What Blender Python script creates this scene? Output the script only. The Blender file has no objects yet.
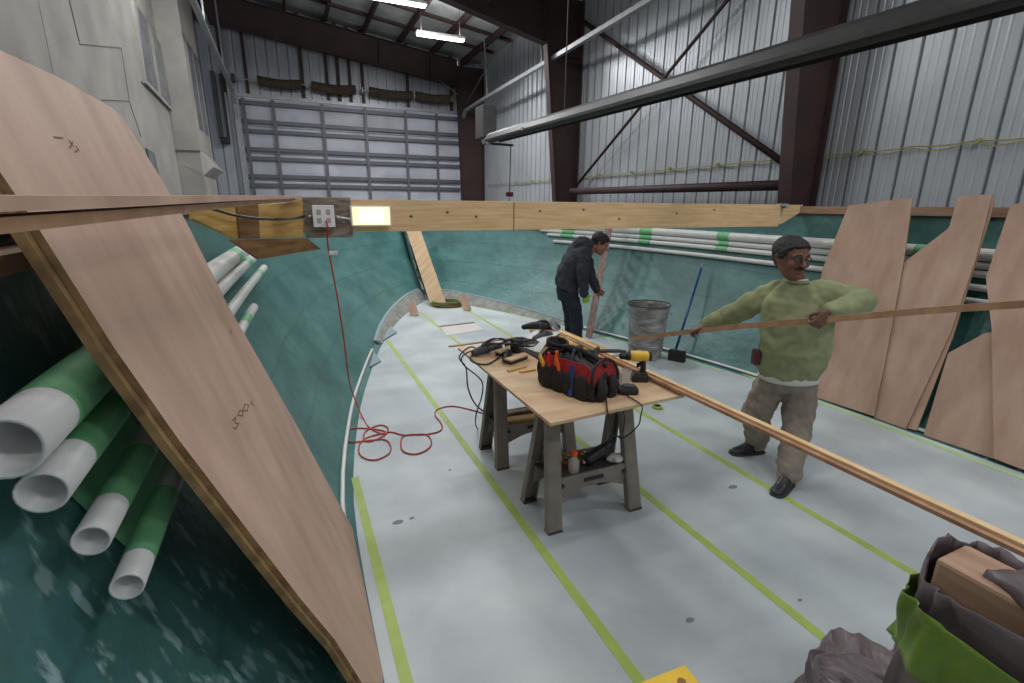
import bpy, bmesh, math, random
from mathutils import Vector, Matrix, noise
V = Vector
rnd = random.Random(7)
R = math.radians

# ------------------------------------------------------------------ camera
FPX = 490.0
PITCH = math.atan(136.5 / FPX); YAW = R(24.1); ROLL = R(-0.5)
CAM = V((0, 0, 1.9))
fw = V((math.sin(YAW) * math.cos(PITCH), math.cos(YAW) * math.cos(PITCH), -math.sin(PITCH)))
r0 = V((math.cos(YAW), -math.sin(YAW), 0)); u0 = r0.cross(fw)
rt = r0 * math.cos(ROLL) - u0 * math.sin(ROLL)
up = u0 * math.cos(ROLL) + r0 * math.sin(ROLL)
scn = bpy.context.scene
cd = bpy.data.cameras.new('camera'); cam = bpy.data.objects.new('camera', cd)
scn.collection.objects.link(cam); scn.camera = cam
cd.sensor_width = 36.0; cd.sensor_fit = 'HORIZONTAL'; cd.lens = FPX * 36.0 / 1024.0
cd.clip_start = 0.02; cd.clip_end = 200
m3 = Matrix((rt, up, -fw)).transposed()
cam.matrix_world = Matrix.Translation(CAM) @ m3.to_4x4()

# ------------------------------------------------------------------ world, lamps, exposure
w = bpy.data.worlds.new('world'); scn.world = w; w.use_nodes = True
w.node_tree.nodes['Background'].inputs[0].default_value = (0.80, 0.86, 1.0, 1)
w.node_tree.nodes['Background'].inputs[1].default_value = 0.42
scn.view_settings.view_transform = 'Standard'; scn.view_settings.look = 'None'
scn.view_settings.gamma = 1.0; scn.view_settings.exposure = -0.12
scn.view_settings.use_curve_mapping = False

def area(name, loc, sx, sy, power, col=(0.97, 0.98, 1.0), rot=(0, 0, 0)):
    l = bpy.data.lights.new(name, 'AREA'); l.shape = 'RECTANGLE'; l.size = sx; l.size_y = sy
    l.energy = power; l.color = col
    o = bpy.data.objects.new(name, l); scn.collection.objects.link(o)
    o.location = loc; o.rotation_euler = rot
    return o
# fluorescent fixtures, first pair visible, the rest added out of view for overhead light: (x, y, z) ; each gets its mesh further down
FIXT = [(4.0, 13.5, 5.98), (2.75, 12.45, 6.25), (3.1, 7.8, 6.1), (1.2, 8.2, 6.3), (-1.5, 4.0, 6.5), (5.5, 0.6, 5.85), (1.6, 2.0, 6.3), (3.6, -3.0, 6.1), (0.4, -3.2, 6.4), (-1.5, 10.5, 6.6)]
FPOW = [190, 150, 95, 80, 55, 85, 50, 60, 44, 90]
for (x, y, z), p in zip(FIXT, FPOW):
    area('tube_light', (x, y, z - 0.07), 1.2, 0.25, p)
    area('added_roof_fill', (x, y, z + 0.08), 1.2, 0.22, p * 0.5, rot=(math.pi, 0, 0))   # added up-facing lamp above each housing, brightens the roof liner

# ------------------------------------------------------------------ pixel rays on real planes (used once to read sizes off the photo)
def ray(x, y): return fw * FPX + rt * (x - 512) + up * (341.5 - y)
def onz(x, y, z=0.0): v = ray(x, y); return CAM + v * ((z - CAM.z) / v.z)
def onx(x, y, X): v = ray(x, y); return CAM + v * (X / v.x)
def ony(x, y, Y): v = ray(x, y); return CAM + v * (Y / v.y)
RH = V((math.cos(YAW), -math.sin(YAW), 0)); FH = V((math.sin(YAW), math.cos(YAW), 0)); ZZ = V((0, 0, 1))
def pd(x, y, d): v = ray(x, y); return CAM + v * (d / v.dot(FH))
def onp(x, y, k, m): v = ray(x, y); return CAM + v * ((m - k * CAM.z) / (v.x + k * v.z))   # plane X + k z = m

# ------------------------------------------------------------------ materials
def mat(name, col, rough=0.6, metal=0.0, var=0.0, scale=4.0, col2=None, bump=0.0, bscale=30.0, stretch=(1, 1, 1), spec=0.5, emit=None, es=1.0, alpha=1.0, trans=0.0, detail=5.0):
    m = bpy.data.materials.new(name); m.use_nodes = True
    nt = m.node_tree; b = nt.nodes['Principled BSDF']
    b.inputs['Roughness'].default_value = rough; b.inputs['Metallic'].default_value = metal
    b.inputs['Specular IOR Level'].default_value = spec
    c = (*col, 1)
    if alpha < 1: b.inputs['Alpha'].default_value = alpha
    if trans > 0: b.inputs['Transmission Weight'].default_value = trans
    tc = nt.nodes.new('ShaderNodeTexCoord'); mp = nt.nodes.new('ShaderNodeMapping')
    nt.links.new(tc.outputs['Object'], mp.inputs[0]); mp.inputs['Scale'].default_value = stretch
    if col2 is None and var > 0: col2 = tuple(max(0, x * (1 - var)) for x in col)
    if col2 is not None:
        n = nt.nodes.new('ShaderNodeTexNoise'); n.inputs['Scale'].default_value = scale; n.inputs['Detail'].default_value = detail
        nt.links.new(mp.outputs[0], n.inputs['Vector'])
        rmp = nt.nodes.new('ShaderNodeValToRGB'); rmp.color_ramp.elements[0].position = 0.35; rmp.color_ramp.elements[1].position = 0.68
        rmp.color_ramp.elements[0].color = (*col2, 1); rmp.color_ramp.elements[1].color = c
        nt.links.new(n.outputs['Fac'], rmp.inputs[0]); nt.links.new(rmp.outputs[0], b.inputs['Base Color'])
    else: b.inputs['Base Color'].default_value = c
    if bump > 0:
        n2 = nt.nodes.new('ShaderNodeTexNoise'); n2.inputs['Scale'].default_value = bscale; n2.inputs['Detail'].default_value = 4
        nt.links.new(mp.outputs[0], n2.inputs['Vector'])
        bp = nt.nodes.new('ShaderNodeBump'); bp.inputs['Strength'].default_value = bump; bp.inputs['Distance'].default_value = 0.02
        nt.links.new(n2.outputs['Fac'], bp.inputs['Height']); nt.links.new(bp.outputs[0], b.inputs['Normal'])
    if emit: b.inputs['Emission Color'].default_value = (*emit, 1); b.inputs['Emission Strength'].default_value = es
    return m
def srgb(r, g, b):
    f = lambda c: (c / 255 / 12.92) if c / 255 <= 0.04045 else ((c / 255 + 0.055) / 1.055) ** 2.4
    return (f(r), f(g), f(b))

def teal_mat():
    m = bpy.data.materials.new('teal_laminate'); m.use_nodes = True; nt = m.node_tree; N = nt.nodes; L = nt.links
    b = N['Principled BSDF']; b.inputs['Roughness'].default_value = 0.42
    tc = N.new('ShaderNodeTexCoord')
    def nz(sc, st, lo, hi, det=6):
        mp = N.new('ShaderNodeMapping'); mp.inputs['Scale'].default_value = st; L.new(tc.outputs['Object'], mp.inputs[0])
        n = N.new('ShaderNodeTexNoise'); n.inputs['Scale'].default_value = sc; n.inputs['Detail'].default_value = det; L.new(mp.outputs[0], n.inputs['Vector'])
        r = N.new('ShaderNodeMapRange'); r.inputs[1].default_value = lo; r.inputs[2].default_value = hi; L.new(n.outputs['Fac'], r.inputs[0])
        return r.outputs[0]
    def mix(f, a, bb):
        x = N.new('ShaderNodeMix'); x.data_type = 'RGBA'
        if isinstance(f, float): x.inputs[0].default_value = f
        else: L.new(f, x.inputs[0])
        for i, c in ((6, a), (7, bb)):
            if isinstance(c, tuple): x.inputs[i].default_value = (*c, 1)
            else: L.new(c, x.inputs[i])
        return x.outputs[2]
    c = mix(nz(1.6, (1, 1, 2), 0.35, 0.65), srgb(52, 98, 95), srgb(84, 130, 126))
    c = mix(nz(9, (1, 1, 1.2), 0.45, 0.75), c, srgb(66, 112, 108))
    # pale resin smears
    mt = N.new('ShaderNodeMath'); mt.operation = 'MULTIPLY'; mt.inputs[1].default_value = 0.8
    L.new(nz(15, (0.9, 1.3, 0.5), 0.56, 0.64), mt.inputs[0])
    sep = N.new('ShaderNodeSeparateXYZ'); L.new(tc.outputs['Object'], sep.inputs[0])
    mk = N.new('ShaderNodeMapRange'); mk.inputs[1].default_value = 2.4; mk.inputs[2].default_value = 0.9; L.new(sep.outputs[1], mk.inputs[0])
    m2 = N.new('ShaderNodeMath'); m2.operation = 'MULTIPLY'; L.new(mt.outputs[0], m2.inputs[0]); L.new(mk.outputs[0], m2.inputs[1])
    c = mix(m2.outputs[0], c, srgb(168, 196, 198))
    # cloth overlap seams running fore and aft
    seam = None
    for zz in (0.34, 0.72, 1.1, 1.46):
        n = nz(1.2, (1, 1, 0.1), 0.0, 1.0, 2)
        a = N.new('ShaderNodeMath'); a.operation = 'MULTIPLY_ADD'; a.inputs[1].default_value = 0.10; a.inputs[2].default_value = -zz - 0.05; L.new(n, a.inputs[0])
        s = N.new('ShaderNodeMath'); s.operation = 'ADD'; L.new(a.outputs[0], s.inputs[0]); L.new(sep.outputs[2], s.inputs[1])
        ab = N.new('ShaderNodeMath'); ab.operation = 'ABSOLUTE'; L.new(s.outputs[0], ab.inputs[0])
        lt = N.new('ShaderNodeMapRange'); lt.inputs[1].default_value = 0.02; lt.inputs[2].default_value = 0.004; L.new(ab.outputs[0], lt.inputs[0])
        if seam is None: seam = lt.outputs[0]
        else:
            mx = N.new('ShaderNodeMath'); mx.operation = 'MAXIMUM'; L.new(seam, mx.inputs[0]); L.new(lt.outputs[0], mx.inputs[1]); seam = mx.outputs[0]
    sm = N.new('ShaderNodeMath'); sm.operation = 'MULTIPLY'; sm.inputs[1].default_value = 0.4; L.new(seam, sm.inputs[0])
    c = mix(sm.outputs[0], c, srgb(44, 88, 86))
    L.new(c, b.inputs['Base Color'])
    n2 = N.new('ShaderNodeTexNoise'); n2.inputs['Scale'].default_value = 14; L.new(tc.outputs['Object'], n2.inputs['Vector'])
    bp = N.new('ShaderNodeBump'); bp.inputs['Strength'].default_value = 0.25; bp.inputs['Distance'].default_value = 0.02
    L.new(n2.outputs['Fac'], bp.inputs['Height']); L.new(bp.outputs[0], b.inputs['Normal'])
    return m

M = {}
M['teal'] = teal_mat()
M['deck'] = mat('deck_primer', srgb(194, 202, 202), 0.45, col2=srgb(166, 174, 178), scale=1.7, bump=0.05, bscale=20)
M['ply'] = mat('okoume_plywood', srgb(204, 171, 150), 0.6, col2=srgb(182, 148, 127), scale=2.2, stretch=(3, 3, 0.7), bump=0.04, bscale=40)
M['ply2'] = mat('pale_plywood', srgb(214, 186, 150), 0.6, col2=srgb(196, 160, 122), scale=3, stretch=(1, 4, 1), bump=0.04)
M['plyedge'] = mat('plywood_edge', srgb(160, 128, 84), 0.8, col2=srgb(120, 92, 58), scale=20)
M['pine'] = mat('pine_timber', srgb(232, 202, 158), 0.6, col2=srgb(214, 176, 124), scale=5, stretch=(0.6, 1, 9), bump=0.03)
M['pineyellow'] = mat('yellow_timber', srgb(216, 178, 104), 0.6, col2=srgb(186, 144, 74), scale=4, stretch=(1, 1, 6))
M['darktimber'] = mat('brown_timber', srgb(150, 112, 66), 0.7, col2=srgb(112, 78, 44), scale=5, stretch=(1, 1, 6))
M['gunwale'] = mat('gunwale_timber', srgb(184, 150, 124), 0.6, col2=srgb(156, 120, 94), scale=5, stretch=(4, 0.5, 6))
M['weathered'] = mat('weathered_timber', srgb(156, 140, 124), 0.85, col2=srgb(112, 98, 86), scale=12, stretch=(1, 1, 4), bump=0.15)
M['batten'] = mat('mahogany_batten', srgb(186, 146, 114), 0.55, col2=srgb(160, 118, 88), scale=6, stretch=(2, 2, 2))
M['steel'] = mat('oxide_brown_steel', srgb(66, 45, 43), 0.6, col2=srgb(54, 37, 36), scale=2)
M['corr'] = mat('galvanised_panel', srgb(184, 188, 192), 0.36, metal=0.25, col2=srgb(168, 171, 175), scale=0.7)
M['roofp'] = mat('roof_liner', srgb(178, 182, 180), 0.7, col2=srgb(150, 152, 148), scale=2)
M['doorm'] = mat('door_steel', srgb(212, 214, 224), 0.45, col2=srgb(180, 182, 190), scale=1)
M['doorrib'] = mat('door_rib_steel', srgb(104, 104, 110), 0.5, metal=0.3)
M['galv'] = mat('galvanised_tube', srgb(176, 178, 180), 0.4, metal=0.3, var=0.2, scale=8)
M['heater'] = mat('sooty_steel', srgb(50, 48, 46), 0.55, metal=0.0, col2=srgb(36, 34, 33), scale=6)
M['concrete'] = mat('shop_floor', srgb(130, 130, 128), 0.8, var=0.2, scale=2)
M['cabin'] = mat('grey_primer', srgb(166, 162, 154), 0.7, col2=srgb(146, 143, 137), scale=1.6)
M['cabinline'] = mat('dark_joint', srgb(96, 94, 92), 0.8)
M['glass'] = mat('dusty_glass', srgb(122, 124, 128), 0.25, col2=srgb(100, 102, 106), scale=3)
M['pvc'] = mat('white_pvc', srgb(226, 224, 220), 0.35, var=0.05, scale=6)
M['pvcin'] = mat('grey_bore', srgb(176, 170, 166), 0.6)
M['gtape'] = mat('green_masking_tape', srgb(138, 204, 150), 0.55, col2=srgb(118, 188, 134), scale=16)
M['ltape'] = mat('lime_tape', srgb(170, 190, 96), 0.55, col2=srgb(156, 178, 88), scale=9)
M['ptape'] = mat('pale_green_tape', srgb(176, 206, 150), 0.55, col2=srgb(164, 196, 138), scale=9)
M['white'] = mat('white_plastic', srgb(236, 236, 232), 0.4)
M['black'] = mat('black_plastic', srgb(34, 34, 36), 0.45, var=0.2, scale=20)
M['toolk'] = mat('grip_rubber', srgb(48, 48, 50), 0.6)
M['blackf'] = mat('black_nylon', srgb(40, 38, 40), 0.8, var=0.35, scale=30, bump=0.3, bscale=60)
M['redf'] = mat('red_nylon', srgb(160, 36, 36), 0.75, var=0.3, scale=20, bump=0.3, bscale=50)
M['red'] = mat('red_plastic', srgb(196, 44, 34), 0.4)
M['orange'] = mat('orange_plastic', srgb(232, 96, 30), 0.4)
M['yellow'] = mat('yellow_plastic', srgb(240, 198, 70), 0.4, var=0.1, scale=10)
M['blue'] = mat('blue_plastic', srgb(30, 78, 150), 0.4)
M['bluepole'] = mat('blue_enamel', srgb(26, 70, 128), 0.35)
M['cord'] = mat('orange_cord', srgb(190, 66, 48), 0.5)
M['grey'] = mat('grey_plastic', srgb(138, 130, 120), 0.6, var=0.25, scale=8, bump=0.1)
M['greyd'] = mat('dark_grey_plastic', srgb(72, 70, 68), 0.6, var=0.25, scale=8)
M['silver'] = mat('bright_steel', srgb(196, 196, 200), 0.25, metal=0.9)
M['bin'] = mat('battered_zinc', srgb(172, 172, 170), 0.5, metal=0.2, col2=srgb(120, 116, 112), scale=7, stretch=(1, 1, 2.5), bump=0.3, bscale=14)
M['paper'] = mat('pale_paper', srgb(216, 214, 212), 0.8, var=0.06, scale=8)
M['clear'] = mat('clear_plastic', srgb(214, 206, 200), 0.2, alpha=0.55)
M['amber'] = mat('amber_liquid', srgb(196, 120, 70), 0.3)
M['hose'] = mat('green_hose', srgb(112, 122, 60), 0.5, var=0.2, scale=10)
M['drape'] = mat('brown_grey_plastic_sheet', srgb(118, 106, 108), 0.38, col2=srgb(92, 80, 84), scale=5, bump=0.35, bscale=9)
M['skin'] = mat('brown_skin', srgb(124, 84, 66), 0.5, var=0.12, scale=12)
M['skin2'] = mat('tan_skin', srgb(150, 104, 82), 0.5, var=0.12, scale=12)
M['hair'] = mat('black_hair', srgb(26, 22, 22), 0.6, var=0.5, scale=60, bump=0.5, bscale=120)
M['sweater'] = mat('sage_sweatshirt', srgb(158, 163, 122), 0.9, col2=srgb(140, 146, 106), scale=5, bump=0.35, bscale=9)
M['khaki'] = mat('khaki_cotton', srgb(158, 146, 132), 0.9, col2=srgb(132, 120, 108), scale=6, bump=0.5, bscale=9)
M['tshirt'] = mat('white_cotton', srgb(214, 210, 204), 0.9)
M['hoodie'] = mat('charcoal_hoodie', srgb(56, 58, 66), 0.9, col2=srgb(44, 46, 54), scale=6, bump=0.4, bscale=10)
M['jeans'] = mat('dark_jeans', srgb(34, 40, 56), 0.9, col2=srgb(24, 28, 40), scale=8, bump=0.4, bscale=12)
M['shoe'] = mat('black_leather', srgb(30, 28, 30), 0.45, var=0.3, scale=20)
M['glove'] = mat('lime_glove', srgb(150, 190, 60), 0.7)
M['eyew'] = mat('eye_white', srgb(150, 138, 130), 0.5)
M['gold'] = mat('old_yellow_line', srgb(150, 146, 84), 0.7)
M['brownfoam'] = mat('dusty_spring_wrap', srgb(92, 78, 62), 0.95, col2=srgb(64, 54, 46), scale=20, bump=0.5)
M['ladder'] = mat('stained_ladder', srgb(128, 92, 82), 0.6, col2=srgb(150, 136, 130), scale=9, stretch=(3, 3, 1))
M['ink'] = mat('pencil_marks', srgb(122, 96, 84), 0.8)
M['led'] = mat('lamp_lens', (1, 0.9, 0.66), 0.4, emit=(1, 0.84, 0.48), es=1.0)
M['tube'] = mat('fluorescent_tube', (1, 1, 1), 0.4, emit=(0.95, 0.97, 1.0), es=9)
M['kneew'] = mat('primed_grey_board', srgb(150, 152, 148), 0.7, col2=srgb(122, 120, 112), scale=8)
M['fillet'] = mat('blue_grey_fillet', srgb(134, 152, 158), 0.6, var=0.1, scale=10)
M['hatch'] = mat('hatch_liner', srgb(206, 198, 194), 0.6)

# ------------------------------------------------------------------ mesh helpers
def obj(name, bm, m, parent=None, smooth=False, bevel=0.0):
    me = bpy.data.meshes.new(name)
    bmesh.ops.recalc_face_normals(bm, faces=bm.faces)
    bm.to_mesh(me); bm.free()
    ms = m if isinstance(m, (list, tuple)) else [m]
    for x in ms: me.materials.append(x)
    if smooth:
        for p in me.polygons: p.use_smooth = True
    o = bpy.data.objects.new(name, me); scn.collection.objects.link(o)
    if parent is not None:
        o.parent = parent; o.matrix_parent_inverse = parent_inv(parent)
    if bevel > 0:
        b = o.modifiers.new('bevel', 'BEVEL'); b.width = bevel; b.segments = 2; b.limit_method = 'ANGLE'
    return o
def world_of(o):
    mtx = Matrix.LocRotScale(o.location, o.rotation_euler, o.scale)
    if o.parent is not None: mtx = world_of(o.parent) @ o.matrix_parent_inverse @ mtx
    return mtx
def parent_inv(p): return world_of(p).inverted()
def tag(o, label=None, cat=None, group=None, kind=None):
    if label: o['label'] = label
    if cat: o['category'] = cat
    if group: o['group'] = group
    if kind: o['kind'] = kind
    return o
def thing(name, label, cat, loc=(0, 0, 0), group=None, kind=None):
    o = bpy.data.objects.new(name, None); scn.collection.objects.link(o)
    o.location = loc; o.empty_display_size = 0.1
    return tag(o, label, cat, group, kind)
def box(bm, c, s, rz=0.0, mi=0, mtx=None):
    c = V(c); r = Matrix.Rotation(rz, 3, 'Z') if mtx is None else mtx
    vs = [bm.verts.new(c + r @ V((x * s[0] / 2, y * s[1] / 2, z * s[2] / 2))) for x in (-1, 1) for y in (-1, 1) for z in (-1, 1)]
    for f in ((0, 1, 3, 2), (4, 6, 7, 5), (0, 4, 5, 1), (2, 3, 7, 6), (0, 2, 6, 4), (1, 5, 7, 3)):
        bm.faces.new([vs[i] for i in f]).material_index = mi
def frame_of(d, hint=ZZ):
    d = d.normalized(); h = hint if abs(d.dot(hint)) < 0.95 else V((1, 0, 0))
    x = h.cross(d).normalized(); y = d.cross(x).normalized()
    return x, y, d
def bar(bm, a, b, wd, ht, hint=ZZ, mi=0):
    a = V(a); b = V(b); x, y, d = frame_of(b - a, hint)
    mtx = Matrix((x, y, d)).transposed()
    box(bm, (a + b) / 2, (wd, ht, (b - a).length), mtx=mtx, mi=mi)
def loft(bm, rings, cap=True, mi=0, closed=True):
    prev = None; first = None
    for ring in rings:
        vs = [bm.verts.new(p) for p in ring]
        if prev:
            n = len(vs)
            for i in range(n if closed else n - 1):
                bm.faces.new((prev[i], prev[(i + 1) % n], vs[(i + 1) % n], vs[i])).material_index = mi
        else: first = vs
        prev = vs
    if cap:
        for e in (first, prev):
            try: bm.faces.new(e).material_index = mi
            except ValueError: pass
def circ(c, x, y, rx, ry, n=14): return [c + x * (math.cos(2 * math.pi * i / n) * rx) + y * (math.sin(2 * math.pi * i / n) * ry) for i in range(n)]
def tube(bm, pts, r, n=8, mi=0, cap=True):
    pts = [V(p) for p in pts]; rs = r if isinstance(r, (list, tuple)) else [r] * len(pts)
    rings = []; x = None
    for i, p in enumerate(pts):
        d = (pts[min(i + 1, len(pts) - 1)] - pts[max(i - 1, 0)]).normalized()
        if x is None: x, y, _ = frame_of(d)
        else:
            x = (x - d * x.dot(d)).normalized(); y = d.cross(x)
        rings.append(circ(p, x, y, rs[i], rs[i], n))
    loft(bm, rings, cap, mi)
def spline(pts, k=6):
    pts = [V(p) for p in pts]; out = []
    q = [pts[0] * 2 - pts[1]] + pts + [pts[-1] * 2 - pts[-2]]
    for i in range(1, len(q) - 2):
        for j in range(k):
            t = j / k; a, b, c, d = q[i - 1], q[i], q[i + 1], q[i + 2]
            out.append(0.5 * ((2 * b) + (c - a) * t + (2 * a - 5 * b + 4 * c - d) * t * t + (3 * b - a - 3 * c + d) * t ** 3))
    out.append(pts[-1]); return out
def limb(bm, pts, rs, n=14, k=4, sq=1.0, hint=ZZ):
    """rounded tapering tube; sq squashes the second axis"""
    P = spline(pts, k); m = len(P); rad = []
    for i in range(m):
        t = i / (m - 1) * (len(rs) - 1); a = int(min(t, len(rs) - 2)); rad.append(rs[a] + (rs[a + 1] - rs[a]) * (t - a))
    rings = []; x, y, d = frame_of(P[1] - P[0], hint)
    for j in (0.98, 0.85, 0.6, 0.3): rings.append(circ(P[0] - d * rad[0] * j, x, y, rad[0] * math.sqrt(1 - j * j), rad[0] * math.sqrt(1 - j * j) * sq, n))
    for i, p in enumerate(P):
        d = (P[min(i + 1, m - 1)] - P[max(i - 1, 0)]).normalized()
        x = (x - d * x.dot(d)).normalized(); y = d.cross(x)
        rings.append(circ(p, x, y, rad[i], rad[i] * sq, n))
    for j in (0.3, 0.6, 0.85, 0.98): rings.append(circ(P[-1] + d * rad[-1] * j, x, y, rad[-1] * math.sqrt(1 - j * j), rad[-1] * math.sqrt(1 - j * j) * sq, n))
    loft(bm, rings)
def ball(bm, c, rx, ry, rz, mtx=None, n=14, mi=0):
    mtx = mtx or Matrix.Identity(3); c = V(c); rings = []
    for i in range(1, 10):
        a = math.pi * i / 10
        rings.append([c + mtx @ V((rx * math.sin(a) * math.cos(2 * math.pi * j / n), ry * math.sin(a) * math.sin(2 * math.pi * j / n), rz * math.cos(a))) for j in range(n)])
    loft(bm, rings, True, mi)
def prism(bm, pts, off, mi=0, mie=None):
    """polygon pts (3D, flat) given thickness along off"""
    off = V(off); a = [bm.verts.new(V(p)) for p in pts]; b = [bm.verts.new(V(p) + off) for p in pts]
    bm.faces.new(a).material_index = mi; bm.faces.new(b[::-1]).material_index = mi
    n = len(a)
    for i in range(n): bm.faces.new((a[i], b[i], b[(i + 1) % n], a[(i + 1) % n])).material_index = mi if mie is None else mie
def lathe(bm, c, prof, n=28, mi=0, x=V((1, 0, 0)), y=V((0, 1, 0)), z=ZZ, cap=True):
    c = V(c); loft(bm, [circ(c + z * h, x, y, r, r, n) for r, h in prof], cap, mi)
B = bmesh.new
def bake(o, voxel=0.008, smooth=4, disp=0.0, dsize=0.06):
    """fuse the overlapping volumes of one mesh into one continuous surface"""
    m = o.modifiers.new('remesh', 'REMESH'); m.mode = 'VOXEL'; m.voxel_size = voxel
    s = o.modifiers.new('smooth', 'SMOOTH'); s.iterations = smooth; s.factor = 0.5
    if disp > 0:
        t = bpy.data.textures.new('folds', 'CLOUDS'); t.noise_scale = dsize; t.noise_depth = 1
        d = o.modifiers.new('folds', 'DISPLACE'); d.texture = t; d.strength = disp; d.mid_level = 0.5
    dg = bpy.context.evaluated_depsgraph_get(); dg.update()
    me = bpy.data.meshes.new_from_object(o.evaluated_get(dg), depsgraph=dg)
    o.modifiers.clear(); old = o.data; me.name = old.name
    o.data = me
    for p in me.polygons: p.use_smooth = True
    return o

# ================================================================== SETTING: the steel shed
XW = 7.0; YE = 18.8; ZF = -1.5; XL = -5.0
def roofz(x): return 7.75 - 0.13 * x
PER = 0.305
PROF = [(0, 0), (.012, .05), (.032, .05), (.044, 0), (.125, 0), (.132, .006), (.150, .006), (.157, 0), (.215, 0), (.222, .006), (.240, .006), (.247, 0)]
def corrugated(bm, a0, a1, fn):
    """fn(a, depth, top?) -> point"""
    prev = None; k = 0; n = int((a1 - a0) / PER)
    for i in range(n + 1):
        for s, d in PROF:
            a = a0 + i * PER + s
            if a > a1: break
            lo = bm.verts.new(fn(a, d, 0)); hi = bm.verts.new(fn(a, d, 1))
            if prev: bm.faces.new((prev[0], lo, hi, prev[1]))
            prev = (lo, hi)
bm = B(); corrugated(bm, -4.0, YE + .3, lambda a, d, t: V((XW + d, a, roofz(XW) + .05 if t else ZF)))
o = obj('wall_right', bm, M['corr']); tag(o, kind='structure')
DX0, DX1, DZ = -1.02, 6.18, 5.08
bm = B()
corrugated(bm, XL, DX0, lambda a, d, t: V((a, YE + d, roofz(a) if t else ZF)))
corrugated(bm, DX0, DX1, lambda a, d, t: V((a, YE + d, roofz(a) if t else DZ)))
corrugated(bm, DX1, XW + .1, lambda a, d, t: V((a, YE + d, roofz(a) if t else ZF)))
tag(obj('wall_back', bm, M['corr']), kind='structure')
bm = B(); box(bm, ((XW + XL) / 2, 7.4, ZF - .05), (XW - XL + .6, 23.4, .1)); tag(obj('floor', bm, M['concrete']), kind='structure')
bm = B(); prism(bm, [(XL, -4, roofz(XL)), (XW + .1, -4, roofz(XW + .1)), (XW + .1, YE + .2, roofz(XW + .1)), (XL, YE + .2, roofz(XL))], (0, 0, .05))
tag(obj('ceiling', bm, M['roofp']), kind='structure')
# overhead sectional door
dr = thing('door_1', 'wide pale sectional overhead door in the end wall', 'overhead door', ((DX0 + DX1) / 2, YE, ZF), kind='structure')
H = (DZ - ZF) / 8
bm = B()
for i in range(8):
    z0 = ZF + i * H
    loft(bm, [[V((x, YE + .10, z0)), V((x, YE + .05, z0 + .02)), V((x, YE + .05, z0 + H - .02)), V((x, YE + .10, z0 + H))] for x in (DX0, DX1)], False, closed=False)
    for q in (0.33, 0.66): box(bm, ((DX0 + DX1) / 2, YE + .045, z0 + H * q), (DX1 - DX0, .012, .02))
obj('door_panel', bm, M['doorm'], dr)
for i in range(8):
    z0 = ZF + i * H
    for q in (.16, .82):
        bm = B(); zc = z0 + H * q; box(bm, ((DX0 + DX1) / 2, YE - .01, zc + .05), (DX1 - DX0, .12, .012)); box(bm, ((DX0 + DX1) / 2, YE - .06, zc), (DX1 - DX0, .012, .10)); box(bm, ((DX0 + DX1) / 2, YE - .01, zc - .05), (DX1 - DX0, .12, .012))
        obj('door_strut', bm, M['doorrib'], dr)
for i in range(6):
    x = DX0 + .1 + (DX1 - DX0 - .2) * i / 5
    x = (DX0 + .12, -.05, 1.42, 2.80, 4.18, 5.30)[i]
    bm = B(); box(bm, (x, YE - .08, (ZF + DZ) / 2), (.09, .03, DZ - ZF - .05)); obj('door_stile', bm, M['doorrib'], dr)
bm = B()
box(bm, (DX0 - .06, YE - .03, (ZF + DZ) / 2), (.12, .12, DZ - ZF)); box(bm, (DX1 + .06, YE - .03, (ZF + DZ) / 2), (.12, .12, DZ - ZF)); box(bm, ((DX0 + DX1) / 2, YE - .03, DZ + .05), (DX1 - DX0 + .24, .12, .10))
obj('door_frame', bm, M['galv'], dr)
# studs above the door
for i, x in enumerate((-1.35, -.72, .9, 1.65, 2.0, 2.37, 2.78, 4.3, 5.88)):
    z0 = DZ + .1
    bm = B(); box(bm, (x, YE - .06, (z0 + roofz(x)) / 2), (.09, .12, roofz(x) - z0)); tag(obj('wall_stud', bm, M['steel']), 'thin dark brown steel stud on the end wall above the overhead door', 'wall stud', 'studs above the overhead door')
# torsion springs on their shaft
sh = thing('spring_shaft', 'thin steel shaft carrying the springs above the overhead door', 'door shaft', (2.6, YE - .3, 5.54))
bm = B(); tube(bm, [(DX0 - .2, YE - .3, 5.54), (5.86, YE - .3, 5.54)], .02); obj('shaft', bm, M['galv'], sh)
for x in (DX0 - .15, 1.0, 2.72, 4.46, 5.82):
    bm = B(); box(bm, (x, YE - .22, 5.54), (.03, .3, .18)); obj('shaft_bracket', bm, M['galv'], sh)
for x in (DX0 - .05,):
    bm = B(); tube(bm, [(x - .05, YE - .3, 5.54), (x + .05, YE - .3, 5.54)], .13, 16); obj('cable_drum', bm, M['greyd'], sh)
for i, (x0, x1, s) in enumerate(((-.42, .85, 'leftmost of the four'), (1.15, 2.5, 'second from the left of the four'), (2.95, 4.4, 'third from the left of the four'), (4.52, 5.78, 'rightmost of the four'))):
    bm = B(); n = 60; rings = []
    pts = []
    for k in range(n + 1):
        x = x0 + (x1 - x0) * k / n; sg = -.10 * math.sin(math.pi * k / n)
        rr = .14 + (.012 if k % 2 else 0)
        rings.append(circ(V((x, YE - .3, 5.54 + sg * .5)), V((0, 1, 0)), ZZ, rr, rr, 12))
    loft(bm, rings)
    tag(obj('torsion_spring', bm, M['brownfoam']), f'dark coiled door spring, {s} over the overhead door', 'spring', 'springs over the overhead door')
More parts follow.
